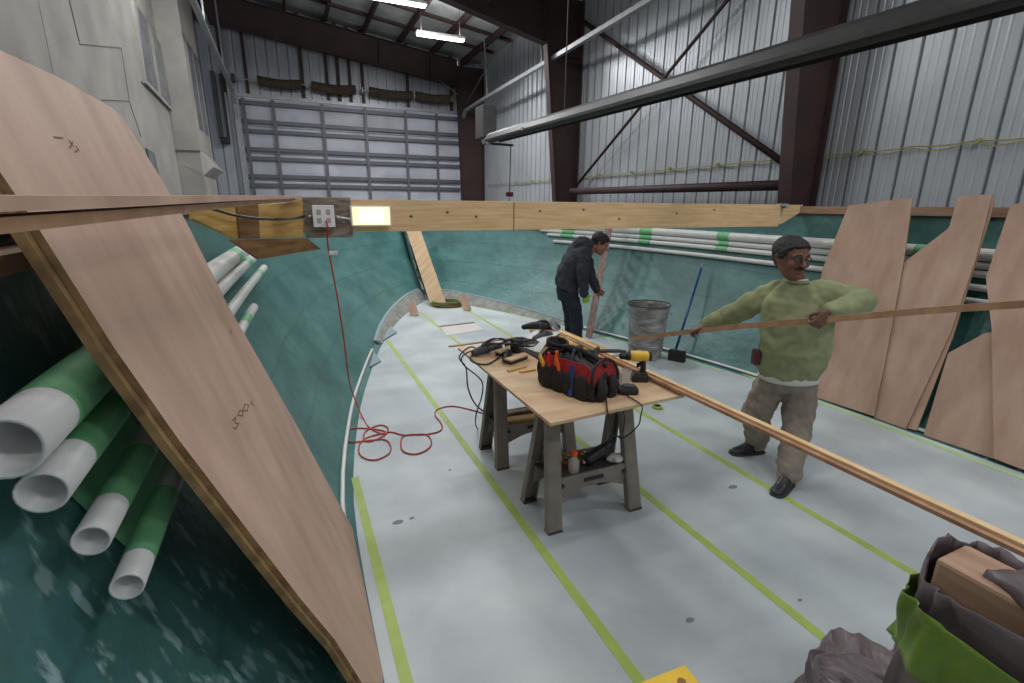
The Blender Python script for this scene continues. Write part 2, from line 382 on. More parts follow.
# door tracks
def track(x, side):
    bm = B(); a = V((x, YE - .15, 4.95)); pts = [V((x, YE - .15, 1.0)), V((x, YE - .15, 4.4)), V((x, YE - .25, 4.85)), V((x, YE - .7, 5.13)), V((x, 16.2, 5.2)), V((x, 12, 5.28)), V((x, 6.0, 5.44))]
    for p, q in zip(pts[:-1], pts[1:]): bar(bm, p, q, .09, .10, V((1, 0, 0)))
    return bm
t = thing('door_track', 'galvanised overhead door track along the right wall, rising past the cross bracing', 'door track', (6.2, 12, 5.2))
obj('rail', track(6.2, 1), M['galv'], t)
for y in (16.0, 12.2): 
    bm = B(); bar(bm, (6.22, y, 5.25), (6.22, y + .25, roofz(6.2)), .03, .03); obj('hanger', bm, M['galv'], t)
t = thing('door_track', 'galvanised overhead door track left of the overhead door', 'door track', (-1.15, 12, 5.2))
obj('rail', track(-1.12, 0), M['galv'], t)
for y in (16.4, 13.0):
    for dx in (0, -.25):
        bm = B(); bar(bm, (-1.14 + dx * .1, y, 5.25), (-1.14 + dx * 2, y + .15, roofz(-1)), .035, .035); obj('hanger', bm, M['galv'], t)
# chain hoist box left of door
t = thing('door_chain_hoist', 'dark tall chain hoist on the end wall left of the overhead door', 'chain hoist', (-1.6, YE - .1, 3.6))
bm = B(); box(bm, (-1.62, YE - .16, 4.75), (.12, .22, 1.9)); obj('housing', bm, M['greyd'], t, bevel=.01)
bm = B(); box(bm, (-1.42, YE - .16, 4.7), (.07, .14, 1.9)); obj('chain_guard', bm, M['black'], t)
bm = B(); box(bm, (-1.52, YE - .2, 3.75), (.26, .24, .2)); obj('pulley', bm, M['black'], t, bevel=.03)
# steel frames ------------------------------------------------
def ibeam(bm, a, b, da, db, wd, axis_in, tf=.02):
    """tapered I section from a to b along the outer edge; depth goes along axis_in"""
    a = V(a); b = V(b); n = V(axis_in); d = (b - a).normalized(); sd = d.cross(n).normalized()
    for e0, e1 in ((0, .02),):
        pass
    def plate(p0, p1, q0, q1, th, dirn):
        vs = [p0, p1, q1, q0]; prism(bm, [v - dirn * th / 2 for v in vs], dirn * th)
    plate(a, b, a + n * da, b + n * db, .012, sd)
    for p, q in ((a, b), (a + n * da, b + n * db)):
        plate(p - sd * wd / 2, q - sd * wd / 2, p + sd * wd / 2, q + sd * wd / 2, tf, (q - p).normalized().cross(sd).normalized())
def column(y, lab, d0, d1, zt):
    t = thing('steel_column', lab, 'steel column', (XW - .05, y, ZF))
    bm = B(); ibeam(bm, (XW - .06, y, ZF), (XW - .06, y, zt), d0, d1, .20, (-1, 0, 0)); obj('shaft', bm, M['steel'], t)
    bm = B(); box(bm, (XW - .06 - d1 / 2 + .1, y - .0, 5.35), (d1 - .25, .18, .015)); obj('stiffener', bm, M['steel'], t)
    return t
column(5.0, 'dark brown steel column on the right wall, right of the cross bracing', .12, 1.04, 6.3)
column(11.6, 'dark brown tapered steel column left of the cross bracing', .22, 1.06, 6.6)
column(18.35, 'dark brown steel column in the corner right of the overhead door', .72, .98, 6.6)
def rafter(y, lab, dm, pts):
    t = thing('roof_rafter', lab, 'rafter', (2, y, 6.5))
    bm = B()
    for (xa, za), (xb, zb) in zip(pts[:-1], pts[1:]):
        a = V((xa, y, roofz(xa) - .22)); b = V((xb, y, roofz(xb) - .22)); 
        ibeam(bm, a, b, a.z - za, b.z - zb, .26, (0, 0, -1))
    obj('web_and_flanges', bm, M['steel'], t)
    for xa in dm:
        bm = B(); box(bm, (xa, y, roofz(xa) - .65), (.012, .24, .8)); obj('stiffener', bm, M['steel'], t)
rafter(18.35, 'deep brown roof rafter directly above the overhead door', (5.0, 3.3), [(-5, 7.35), (-1.05, 6.86), (1.75, 6.5), (6.0, 5.94)])
rafter(11.6, 'haunched brown roof rafter over the column left of the cross bracing', (4.6,), [(-5, 7.2), (0, 6.75), (3.5, 6.12), (6.02, 5.56)])
rafter(5.0, 'brown roof rafter over the nearest steel column', (4.6,), [(-5, 7.2), (0, 6.8), (3.5, 6.12), (6.02, 5.5)])
for i in range(9):
    x = 6.3 - i * 1.15
    bm = B(); bar(bm, (x, -4, roofz(x) - .11), (x, YE, roofz(x) - .11), .07, .20)
    tag(obj('roof_purlin', bm, M['steel']), 'brown purlin running lengthwise under the roof liner', 'purlin', 'roof purlins')
for i, y in enumerate((12.9, 14.3, 15.7, 17.1, 9.6, 7.2)):
    bm = B(); bar(bm, (-4.5, y, roofz(-4.5) - .05), (6.9, y, roofz(6.9) - .05), .12, .07)
    tag(obj('roof_strut', bm, M['steel']), 'brown cross strut between the roof purlins', 'strut', 'roof cross struts')
def rod(name, a, b, r, lab, cat, m=None, n=10):
    bm = B(); tube(bm, [a, b], r, n); return tag(obj(name, bm, m or M['steel'], smooth=True), lab, cat)
def lbar(name, a, b, s, lab, cat, m=None):
    bm = B(); bar(bm, a, b, s, .012); bar(bm, V(a) + V((0, 0, s / 2)), V(b) + V((0, 0, s / 2)), .012, s); return tag(obj(name, bm, m or M['steel']), lab, cat)
rod('cross_brace', (6.86, 11.3, 6.05), (6.86, 5.25, 2.42), .05, 'brown steel brace falling to the right across the right wall bay', 'cross brace')
rod('cross_brace', (6.76, 11.26, 2.36), (6.76, 5.3, 6.0), .032, 'thin brown steel brace rising to the right across the right wall bay', 'cross brace')
t = thing('wall_pipe', 'dark brown horizontal pipe between the two right wall columns', 'pipe', (6.6, 8, 2.23))
bm = B(); tube(bm, [(6.62, 11.15, 2.24), (6.62, 5.13, 2.21)], .075, 16); obj('pipe', bm, M['steel'], t, smooth=True)
bm = B(); tube(bm, [(6.62, 11.16, 2.24), (6.62, 11.10, 2.24)], .09, 16); obj('flange', bm, M['steel'], t)
# corner braces seen by the end column
for a, b, lab in (((6.2, 17.9, 5.35), (6.35, 15.2, 6.6), 'thin grey rod running from the corner column to the roof'), ((6.0, 18.15, 5.6), (5.3, 18.3, 6.1), 'short thin rod under the rafter end above the door')):
    rod('tie_rod', a, b, .022, lab, 'rod', M['doorrib'])
# yellow line strung along the wall
bm = B(); P = []
y = 17.8
P = []
while y > -1:
    for q, s in ((0, 0), (.25, -.018), (.5, -.022), (.75, -.015)): P.append((XW - .06, y - q * .61, 2.62 + s))
    y -= .61
tube(bm, P, .009, 6)
t = thing('wall_line', 'thin yellowish line strung along the ribbed right wall', 'line', (6.94, 8, 2.62))
obj('line', bm, M['gold'], t)
bm = B(); tube(bm, [(p[0] - .0, p[1], p[2] - .035 - .02 * math.sin(i * 1.7)) for i, p in enumerate(P) if i > 12], .006, 5); obj('second_line', bm, M['gold'], t)
for k in range(0, len(P), 8):
    bm = B(); box(bm, (XW - .045, P[k][1], 2.615), (.05, .03, .05)); obj('clip', bm, M['gold'], t)
# radiant tube heater
t = thing('radiant_heater', 'long dark radiant tube heater hanging across the right wall bay', 'tube heater', (4.3, 6, 3.2))
HX = 4.2; h0 = onx(492, 138.5, HX); h1 = onx(1024, -10, HX); sl = (h1.z - h0.z) / (h1.y - h0.y)
def hz(y): return h0.z + sl * (y - h0.y)
def hp(y, dx=0, dz=0): return V((HX + dx, y, hz(y) + dz))
ya, yb = h0.y, -.6
bm = B()
secs = [(-.17, -.07), (-.17, -.03), (-.12, .06), (-.05, .11), (.05, .11), (.12, .06), (.17, -.03), (.17, -.07)]
loft(bm, [[hp(y, a, b) for a, b in secs] + [hp(y, a * .93, b - .008) for a, b in secs[::-1]] for y in (ya, yb)], True)
obj('reflector', bm, M['heater'], t)
bm = B(); tube(bm, [hp(ya + .1, 0, -.03), hp(yb, 0, -.03)], .052, 14); obj('burner_tube', bm, M['heater'], t, smooth=True)
bm = B(); tube(bm, [hp(ya + .45, 0, -.02), hp(ya + .05, 0, -.02)], [.07, .055], 14); tube(bm, [hp(ya + .22, 0, -.02), hp(ya + .17, 0, -.02)], .085, 14); obj('end_fitting', bm, M['silver'], t, smooth=True)
for y in (7.42, 1.2, -.3):
    bm = B(); box(bm, hp(y, 0, .11), (.05, .04, .03))
    bar(bm, hp(y, 0, .1), V((HX, y, roofz(HX) - .1)), .012, .012)
    obj('hanger', bm, M['steel'], t)
bm = B(); box(bm, hp(ya - 1.9, -.175, -.03), (.02, .07, .05)); obj('reflector_clip', bm, M['galv'], t)
b0 = ony(489, 121, ya + .35)
bm = B(); box(bm, (b0.x + .02, ya + .6, b0.z), (.32, .5, .66)); obj('burner_box', bm, M['greyd'], t, bevel=.01)
bm = B(); bar(bm, hp(ya + .05, 0, -.1), hp(ya - .55, .25, -.17), .02, .05); obj('support_arm', bm, M['greyd'], t)
t = thing('pull_cord', 'thin cord hanging below the heater end with a small red handle', 'pull cord', (4.6, 9.7, 2.2))
c0 = hp(ya - .5, .22, -.17); c1 = V((c0.x - .02, c0.y, 2.12))
bm = B(); tube(bm, [c0, c1], .01, 6); obj('cord', bm, M['greyd'], t)
bm = B(); box(bm, c1, (.16, .06, .09)); obj('handle', bm, mat('dark_red', srgb(90, 24, 28), .5), t, bevel=.01)
bm = B(); tube(bm, [c1, c1 - V((0, 0, 1.2))], .008, 6); obj('tail', bm, M['greyd'], t)
# ceiling lights
LL = ['lit fluorescent fixture beneath the roof above the right half of the overhead door', 'lit fluorescent fixture at the top edge of the photo left of the brighter one']
for i, (x, y, z) in enumerate(FIXT):
    t = thing('ceiling_light', LL[i] if i < 2 else 'added fluorescent fixture high above the boat, out of the picture, for overhead light', 'ceiling light', (x, y, z), 'added ceiling lights out of view' if i > 1 else None)
    bm = B(); box(bm, (x, y, z + .02), (1.24, .16, .06)); obj('housing', bm, M['white'], t)
    bm = B()
    for s in (-.06, .06): tube(bm, [(x - .6, y + s, z - .035), (x + .6, y + s, z - .035)], .018, 10)
    obj('tubes', bm, M['tube'], t, smooth=True)
    for s in (-.5, .5):
        bm = B(); bar(bm, (x + s, y, z + .04), (x + s, y, roofz(x + s)), .008, .008); obj('hanger', bm, M['steel'], t)

# ================================================================== grey primed cabin of the boat alongside
CX = -2.0; CY = 12.9
t = thing('boat_cabin', 'tall pale grey primed cabin side of the neighbouring boat at upper left', 'boat cabin', (CX - .5, 8, ZF))
bm = B(); box(bm, (CX - .75, (CY - 1) / 2, 2.6), (1.5, CY + 1, 8.2)); obj('cabin_side', bm, M['cabin'], t)
bm = B(); box(bm, (CX - .45, CY + 1.1, 2.6 + .95), (1.78, 2.2, 6.3)); obj('cabin_front', bm, M['cabin'], t)
bm = B(); 
q = V((CX - .45 + .89, CY, 2.45))
prism(bm, [(CX + .44, CY - .01, 2.95), (CX + .62, CY + .3, 2.66), (CX + .44, CY - .01, 2.45), (CX + .1, CY - .01, 2.66)], (0, 2.0, 0)); obj('corner_fairing', bm, M['cabin'], t)
bm = B(); box(bm, (CX - .5, CY + 1.1, .4), (1.5, 2.1, 3.8)); obj('lower_front', bm, M['cabin'], t)
def strip_on_side(pts, wd, name='joint', m=None):
    bm = B()
    for (a, b) in pts:
        A = onx(*a, CX); Bp = onx(*b, CX); bar(bm, A, Bp, wd, .012, V((1, 0, 0)))
    return obj(name, bm, m or M['cabinline'], t)
strip_on_side([((69, 0), (79, 42))], .025)
strip_on_side([((79, 44), (121, 48)), ((121, 48), (129, 100)), ((101, 100), (129, 101)), ((129, 101), (141, 137))], .012)
strip_on_side([((38, 0), (53, 72))], .02, 'panel_seam', M['cabin'])
def side_quad(pts, name, m, off, th=.02, par=None):
    bm = B(); prism(bm, [onx(*p, CX) + V((off, 0, 0)) for p in pts], (th, 0, 0)); return obj(name, bm, m, par or t)
wf = side_quad([(130, 0), (151, 32), (169, 110), (143, 83)], 'window_frame', M['cabin'], .0, .05)
side_quad([(133, 5), (143, 20), (155, 91), (143, 79)], 'pane', M['glass'], .045, .01, wf)
side_quad([(149, 30), (157, 43), (168, 106), (158, 94)], 'pane', M['glass'], .045, .01, wf)
strip_on_side([((141, 82), (169, 111))], .05, 'window_sill', M['cabinline'])
side_quad([(145, 148), (153, 153), (158, 176), (151, 170)], 'small_window', M['glass'], .0, .02)
# front face window slits
bm = B()
for i in range(2):
    box(bm, (CX + .445, CY + .75 + i * .85, 4.3), (.01, .6, 1.7))
obj('front_window', bm, M['glass'], t)
bm = B()
for z in (2.95,): box(bm, (CX - .2, CY - .02, z), (1.3, .02, .02))
obj('front_joint', bm, M['cabinline'], t)

# ================================================================== the hull we stand in
C0 = [(-2.5, 2.36), (-1, 2.39), (0, 2.4), (1.5, 2.4), (3, 2.36), (4.35, 2.16), (5.4, 1.92), (6.8, 1.53), (8.0, 1.10), (9.1, .56), (10.0, .02)]
C1 = [(-2.5, 3.0), (-1, 3.04), (0, 3.06), (1.5, 3.08), (3, 3.05), (4.5, 3.0), (5.8, 2.93), (7.6, 2.62), (9.2, 2.02), (10.8, 1.05), (12.0, .02)]
def cr(L, k=4):
    P = spline([V((a, b, 0)) for a, b in L], k); return [(p.x, max(p.y, 0.01)) for p in P]
K0, K1 = cr(C0), cr(C1)
XC = 2.5
def g(z): return 1 - (1 - min(max(z, 0) / 1.9, 1)) ** 1.8
def hull_pt(i, z, side, inset=0.0):
    (y0, w0), (y1, w1) = K0[i], K1[i]; t = g(z)
    return V((XC + side * (w0 + (w1 - w0) * t - inset), y0 + (y1 - y0) * t, z))
hull = thing('boat_hull', 'open teal boat hull with a pale grey deck that everything stands in', 'boat hull', (XC, 4, 0))
for side, nm in ((-1, 'left'), (1, 'right')):
    bm = B(); zs = [0, .04, .1, .2, .3, .45, .6, .8, 1.0, 1.2, 1.4, 1.6, 1.75, 1.9]
    rings = []
    for i in range(len(K0)):
        rings.append([V((XC + side * max(K0[i][1] - .3, 0), K0[i][0], -.008))] + [hull_pt(i, z, side) for z in zs] + [hull_pt(i, z, side, -.03) for z in zs[::-1]] + [V((XC + side * max(K0[i][1] - .3, 0), K0[i][0], -.03))])
    loft(bm, rings)
    o = obj('hull_side', bm, M['teal'], hull, smooth=True)
    o['label'] = f'{nm} teal laminated side of the hull'
    bm = B(); rings = []
    for i in range(len(K0)):
        rings.append([hull_pt(i, 1.835, side, .0), hull_pt(i, 1.835, side, .035), hull_pt(i, 1.915, side, .035), hull_pt(i, 1.915, side, -.03)])
    loft(bm, rings); obj('gunwale_strip', bm, M['gunwale'], hull)
bm = B(); pts = []
for i in range(len(K0)):
    if K0[i][1] > .12: pts.append(V((XC - K0[i][1] + .07, K0[i][0], -.025)))
for i in reversed(range(len(K0))):
    if K0[i][1] > .12: pts.append(V((XC + K0[i][1] - .07, K0[i][0], -.025)))
prism(bm, pts, (0, 0, .025)); obj('deck', bm, M['deck'], hull)
bm = B(); P = [hull_pt(i, 1.79, -1, .05) for i in range(len(K0)) if -2 < K1[i][0] < 2.3]
for p, q in zip(P[:-1], P[1:]): bar(bm, p, q, .035, .125, V((1, 0, 0)))
obj('gunwale_block', bm, M['gunwale'], hull)
# pale batten along the foot of each side
for side in (-1, 1):
    bm = B(); P = [hull_pt(i, .03, side, .02) for i in range(len(K0)) if (2.6 if side < 0 else -2.5) < K0[i][0] < 6.8]
    tube(bm, P, .016, 8); o = obj('foot_batten', bm, M['pvc'], hull, smooth=True)
# knee boards round the bow
for side in (-1, 1):
    bm = B(); rings = []
    for i in range(len(K0)):
        y = K0[i][0]
        if 6.6 < y < 9.9:
            h = .02 + .15 * min(1, (y - 6.6) / 2.7)
            a = hull_pt(i, .0, side, .045); b = hull_pt(i, h, side, .02); 
            rings.append([a, V((b.x, b.y, h - .01)), V((b.x, b.y, h + .012)), V((b.x + side * -.045, b.y, h + .012)), V((a.x - side * .035, a.y, 0.0))])
    loft(bm, rings); obj('knee_board', bm, M['kneew'], hull)
    bm = B(); P = []
    for i in range(len(K0)):
        y = K0[i][0]
        if 6.6 < y < 9.9:
            h = .035 + .15 * min(1, (y - 6.6) / 2.7); P.append(hull_pt(i, h, side, .03))
    for p, q in zip(P[:-1], P[1:]): bar(bm, p, q, .05, .02)
    obj('knee_cap', bm, M['fillet'], hull)
# timber cleats standing on the knee boards at the bow
for (a, b) in (((411, 303), (415, 316)), ((462, 295), (468, 311))):
    lo = onz(*b, 0.0); hi = pd(a[0], a[1], lo.dot(FH) + .12)
    bm = B(); bar(bm, lo, hi, .14, .04, FH); obj('bow_cleat', bm, M['ply'], hull)
for p, q, r_ in (((380, 343), (397, 333), (386, 324)), ((370, 368), (381, 362), (374, 353))):
    bm = B(); prism(bm, [onz(*p, .003), onz(*q, .003), onz(*r_, .01)], (0, 0, .02)); obj('corner_fillet', bm, M['fillet'], hull)
# hatch recess in the foredeck
hc = [onz(440, 327, 0.0), onz(474, 323, 0), onz(484, 330, 0), onz(446, 336, 0)]
bm = B(); prism(bm, [p + V((0, 0, .001)) for p in hc], (0, 0, .004)); ho = obj('deck_hatch', bm, M['hatch'], hull)
bm = B(); bar(bm, hc[0] + V((0, 0, .008)), hc[1] + V((0, 0, .008)), .04, .012, ZZ); obj('hatch_edge', bm, M['darktimber'], ho)
# lime layout tapes on the deck
for x, y0, y1, m in ((.255, -2.2, 3.32, 'ltape'), (1.14, -2.2, 7.0, 'ltape'), (2.05, -2.2, 8.7, 'ltape'), (2.9, -2.2, 8.5, 'ltape'), (4.74, -2.2, 3.9, 'ptape')):
    bm = B(); box(bm, (x, (y0 + y1) / 2, .0012), (.052 if m == 'ltape' else .06, y1 - y0, .0016)); obj('deck_tape', bm, M[m], hull)
bm = B(); P = [V((XC + K0[i][1] - .12, K0[i][0], .0015)) for i in range(len(K0)) if 3.8 < K0[i][0] < 9.2]
for p, q in zip(P[:-1], P[1:]): bar(bm, p, q, .045, .0014, ZZ)
obj('deck_tape', bm, M['ptape'], hull)
# stem board
s0 = onz(439, 306, .03); s1 = V((2.52, 11.25, 1.5))
s1 = onx(412, 226, 2.47)
t = thing('stem_board', 'pale plywood board leaning in the corner of the bow', 'board', s0)
bm = B(); bar(bm, s0, s1, .30, .02, FH); o = obj('board', bm, M['ply2'], t)
# small deck marks
mk = B()
for px, py, s in ((398, 522, .03), (412, 518, .015), (733, 487, .03), (450, 470, .012), (690, 620, .02), (800, 600, .012)):
    p = onz(px, py, .001); prism(mk, [p + V((math.cos(a) * s * (1 + .5 * rnd.random()), math.sin(a) * s * .7, 0)) for a in [k * math.pi / 4 for k in range(8)]], (0, 0, .0008))
obj('deck_scuff', mk, mat('scuff', srgb(120, 128, 130), .7), hull)

# ================================================================== timber beam across the hull and what is fixed to it
BY = 4.0
def onb(x, y): return ony(x, y, BY)
bt = thing('timber_beam', 'long pale pine beam spanning the hull at gunwale height', 'beam', (XC, BY, 1.8))
zt, zb = 1.930, 1.690
for (xa, xb_, nm) in ((.12, 1.795, 'left'), (1.80, 5.1, 'right')):
    bm = B(); box(bm, ((xa + xb_) / 2, BY + .022, (zt + zb) / 2), (xb_ - xa - .004, .042, zt - zb)); obj('plank', bm, M['pine'], bt, bevel=.003)
bm = B(); box(bm, (2.6, BY + .066, (zt + zb) / 2), (5.1, .042, zt - zb)); obj('backing_plank', bm, M['pine'], bt)
bm = B(); prism(bm, [(5.1, BY + .05, zt), (5.52, BY + .05, zt), (5.52, BY + .05, 1.86), (5.22, BY + .05, 1.72), (5.1, BY + .05, 1.7)], (0, .038, 0)); obj('end_plank', bm, M['pine'], bt)
for x in (.9, 2.05, 2.9, 4.1, 1.2, 1.45, 2.5, 3.6):      # knots
    bm = B(); ball(bm, (x, BY - .001, zt - .05 - .1 * rnd.random()), .014, .004, .010); obj('knot', bm, M['darktimber'], bt)
bm = B(); box(bm, (5.14, BY + .02, 1.925), (.12, .06, .03)); box(bm, (5.18, BY + .01, 1.905), (.04, .05, .03)); obj('bracket', bm, M['galv'], bt, bevel=.004)
t = thing('weathered_board', 'short weathered grey board behind the outlet box on the beam', 'board', (.25, BY - .02, 1.8))
A = [onb(302, 197), onb(350, 199), onb(352, 237), onb(303, 238)]
bm = B(); box(bm, ((A[0].x + A[1].x) / 2, BY - .012, (A[0].z + A[2].z) / 2), (A[1].x - A[0].x, .022, A[0].z - A[2].z)); obj('board', bm, M['weathered'], t, bevel=.003)
# yellow brace board running back towards the camera on the left
def vplane(p, q, nx):          # pixels mapped on the vertical plane through p,q
    p = V(p); q = V(q); n = (q - p).cross(ZZ).normalized()
    return lambda x, y: CAM + ray(x, y) * ((p - CAM).dot(n) / ray(x, y).dot(n))
f1 = vplane((.13, BY - .03, 0), (-.42, 3.0, 0), 0); off = V((.03, -.016, 0)) * .8
t = thing('brace_board', 'yellow pine brace board left of the outlet box', 'brace', f1(250, 220))
bm = B(); prism(bm, [f1(195, 209), f1(303, 202), f1(303, 237), f1(236, 239), f1(205, 224), f1(194, 219)], -off); obj('board', bm, M['pineyellow'], t)
bm = B(); prism(bm, [f1(235, 205) , f1(256, 204), f1(258, 238), f1(238, 238)], off * .5); obj('batten', bm, M['darktimber'], t)
bm = B(); prism(bm, [f1(228, 240), f1(304, 238), f1(318, 249), f1(256, 259)], off * .8)
tag(obj('brace_block', bm, M['darktimber']), 'dark brown timber block below the yellow brace board', 'block')
# outlet box
t = thing('outlet_box', 'white electrical outlet box with an orange cord plugged in', 'outlet', onb(322, 216))
o0 = onb(323, 216)
bm = B(); box(bm, (o0.x, BY - .05, o0.z), (.135, .055, .14)); obj('box', bm, M['galv'], t, bevel=.008)
bm = B(); box(bm, (o0.x, BY - .081, o0.z), (.15, .008, .155)); fp = obj('cover_plate', bm, M['white'], t, bevel=.004)
for dx in (-.032, .032):
    for dz in (.03, -.03):
        bm = B(); box(bm, (o0.x + dx, BY - .086, o0.z + dz), (.03, .004, .036)); obj('socket', bm, M['pvcin'], fp, bevel=.004)
for s in (-1, 1):
    bm = B(); tube(bm, [(o0.x + s * .07, BY - .05, o0.z), (o0.x + s * .12, BY - .05, o0.z + (.0 if s < 0 else -.008))], .014, 10); obj('conduit_fitting', bm, M['silver'], t, smooth=True)
bm = B(); tube(bm, [(o0.x + .12, BY - .045, o0.z - .01), onb(345, 218) + V((0, -.045, 0)), onb(352, 218) + V((0, -.045, -.01))], .006, 8); obj('conduit', bm, M['white'], t)
# lamp on the beam
l0 = onb(370, 216)
t = thing('work_lamp', 'lit square work lamp fixed to the pine beam', 'lamp', l0)
bm = B(); box(bm, (l0.x, BY - .035, l0.z), (.30, .06, .150)); obj('housing', bm, M['white'], t, bevel=.008)
bm = B(); box(bm, (l0.x, BY - .068, l0.z), (.275, .012, .128)); lz = obj('lens', bm, M['led'], t, bevel=.004)
bm = B(); box(bm, (l0.x + .005, BY - .076, l0.z), (.165, .006, .09)); obj('bulb', bm, mat('lit_bulb', (1, 1, .9), .4, emit=(1, .95, .8), es=4.0), lz, bevel=.002)
bm = B(); ball(bm, onb(349, 220) + V((0, -.03, 0)), .018, .018, .018); obj('knuckle', bm, M['silver'], t, smooth=True)
# black cable from the left along the brace to the outlet
P = [f1(186, 205) + off * 1.5, f1(205, 209) + off * 1.6, f1(225, 215) + off * 2, f1(250, 218.5) + off * 2.2, f1(280, 219) + off * 2.2, (o0.x - .13, BY - .06, o0.z)]
bm = B(); tube(bm, spline(P), .008, 8); tag(obj('power_cable', bm, M['black'], smooth=True), 'thin black cable running along the yellow brace into the outlet box', 'cable')
# orange cord
fl = lambda x, y: onz(x, y, .007)
P = [V((o0.x + .012, BY - .095, o0.z - .03)), V((o0.x + .02, BY - .12, o0.z - .09)), ony(328, 246, 3.93), ony(337, 295, 3.96), ony(344, 340, 4.05), ony(349, 380, 4.2), onz(356, 402, .12), fl(363, 418), fl(370, 428), fl(384, 434), fl(388, 428), fl(380, 425), fl(366, 431), fl(364, 440), fl(372, 441), fl(386, 434), fl(380, 430), fl(356, 428), fl(348, 431), fl(347, 440), fl(354, 442), fl(372, 440), fl(386, 440), fl(391, 448), fl(387, 455), fl(374, 460), fl(361, 456), fl(359, 446), fl(366, 438), fl(380, 434), fl(392, 432), fl(404, 435), fl(424, 434), fl(431, 440), fl(429, 448), fl(416, 454), fl(403, 451), fl(401, 441), fl(406, 435), fl(428, 434), fl(441, 430), fl(441, 423), fl(435, 415), fl(438, 409), fl(452, 406), fl(468, 409), fl(486, 414), fl(500, 419), fl(516, 424)]
bm = B(); tube(bm, spline(P, 4), .0062, 7); tag(obj('extension_cord', bm, M['cord'], smooth=True), 'orange extension cord hanging from the outlet and looping over the deck', 'extension cord')
p = ony(333, 253, 3.93)
bm = B(); box(bm, p, (.06, .04, .03)); box(bm, p + V((.025, 0, .006)), (.02, .05, .02)); tag(obj('cord_clip', bm, M['pvc'], bevel=.004), 'small pale clip hanging on the orange cord below the outlet box', 'clip')

# ================================================================== strips of wood passing close by on the left
t = thing('plywood_strip', 'upper of two long thin plywood strips running from the left edge to the beam', 'wood strip', (-.1, 2, 1.9))
def strips(pz, dz_near, lab, nm, t):
    pass
bm = B(); bar(bm, V((-.335, .1, 1.8895)), V((.085, 3.97, 1.944)), .06, .0150); obj('strip', bm, M['ply'], t)
t = thing('plywood_strip', 'lower of two long thin plywood strips running from the left edge to the beam', 'wood strip', (-.1, 2, 1.88))
bm = B(); bar(bm, V((-.33, .1, 1.872 - .004)), V((.04, 3.96, 1.928)), .05, .0155); obj('strip', bm, M['batten'], t)

# ================================================================== white pipes taped to both sides of the hull
def hp_at(y, z, side, ins):
    """point on the hull at length y and height z, inset from its skin"""
    best = None
    for i in range(len(K0) - 1):
        a = hull_pt(i, z, side, ins); b = hull_pt(i + 1, z, side, ins)
        if a.y <= y <= b.y: return a.lerp(b, (y - a.y) / (b.y - a.y))
    return a
def pipe(side, z, r, y0, y1, lab, bands, group, start=None):
    sft = V((0, 0, 0)) if start is None else start - hp_at(y0, z, side, r + .006)
    t = thing('pvc_pipe', lab, 'pipe', hp_at(y0, z, side, r + .005) + sft, group)
    n = max(2, int((y1 - y0) / .35)); P = [hp_at(y0 + (y1 - y0) * k / n, z, side, r + .006) + sft for k in range(n + 1)]
    bm = B(); rings = []
    x, y_, d = frame_of(P[1] - P[0])
    full = [(p, r) for p in P]
    inn = [(p, r * .86) for p in P[::-1]]
    for p, rr in full + inn: rings.append(circ(p, x, y_, rr, rr, 20))
    loft(bm, rings, False)
    bm.verts.ensure_lookup_table(); bm2 = bm
    n_ = 20; L = len(rings)
    vs = bm.verts
    for i in range(n_): bm.faces.new((vs[(L - 1) * n_ + i], vs[(L - 1) * n_ + (i + 1) % n_], vs[(i + 1) % n_], vs[i]))
    obj('tube', bm, M['pvc'], t, smooth=True)
    bm = B(); tube(bm, [P[0] + (P[1] - P[0]).normalized() * .25, P[0] + (P[1] - P[0]).normalized() * .26], r * .85, 16); obj('bore', bm, M['pvcin'], t)
    for a, b in bands:
        bm = B(); tube(bm, [hp_at(q, z, side, r + .006) + sft for q in (a, (a + b) / 2, b)], r + .0015, 20, cap=False); obj('tape_wrap', bm, M['gtape'], t, smooth=True)
pos = ['topmost', 'second from the top', 'third from the top', 'fourth from the top', 'lowest']
LZ = [(1.55, .050, onz(4, 449, 1.545)), (1.45, .036, onz(42, 493, 1.45)), (1.31, .030, onz(91, 541, 1.31)), (1.18, .029, onz(127, 587, 1.18))]
LB = [(1.04, 1.30), (1.06, 1.30), (1.11, 1.34), (1.10, 1.36)]
far_end = [4.3, 4.75, 5.2, 3.9]
LN = ['fattest and topmost', 'second from the top', 'third from the top', 'lowest']
for k, ((z, r, st), bd) in enumerate(zip(LZ, LB)):
    pipe(-1, z, r, st.y, far_end[k], f'{LN[k]} of the white pipes taped to the left hull side', [bd, (far_end[k] - .55, far_end[k] - .35)], None, st)
RZ = []
for k, (py, r) in enumerate(((257, .054), (268.5, .034), (277.5, .031), (291.5, .029), (305.5, .027))):
    z = onx(985, py, 5.24).z
    pipe(1, z, r, -.4, (9.0, 8.8, 8.6, 8.4, 3.3)[k], f'{pos[k]} of the white pipes along the right hull side', [(onx(930, 255, 5.22).y, onx(900, 255, 5.22).y), (4.9, 5.1), (6.3, 6.55), (8.0, 8.3)][:4] if k < 3 else [], None)
# flat green tape running down over the hull behind the left pipes
bm = B(); rings = []
for y in (1.16, 1.3, 1.45, 1.6):
    rings.append([hp_at(y + .12 * j / 6, 1.50 - j * .07, -1, .012) for j in range(7)])
loft(bm, rings, False, closed=False)
o = obj('hull_tape', bm, M['gtape'], hull); s = o.modifiers.new('s', 'SOLIDIFY'); s.thickness = .001
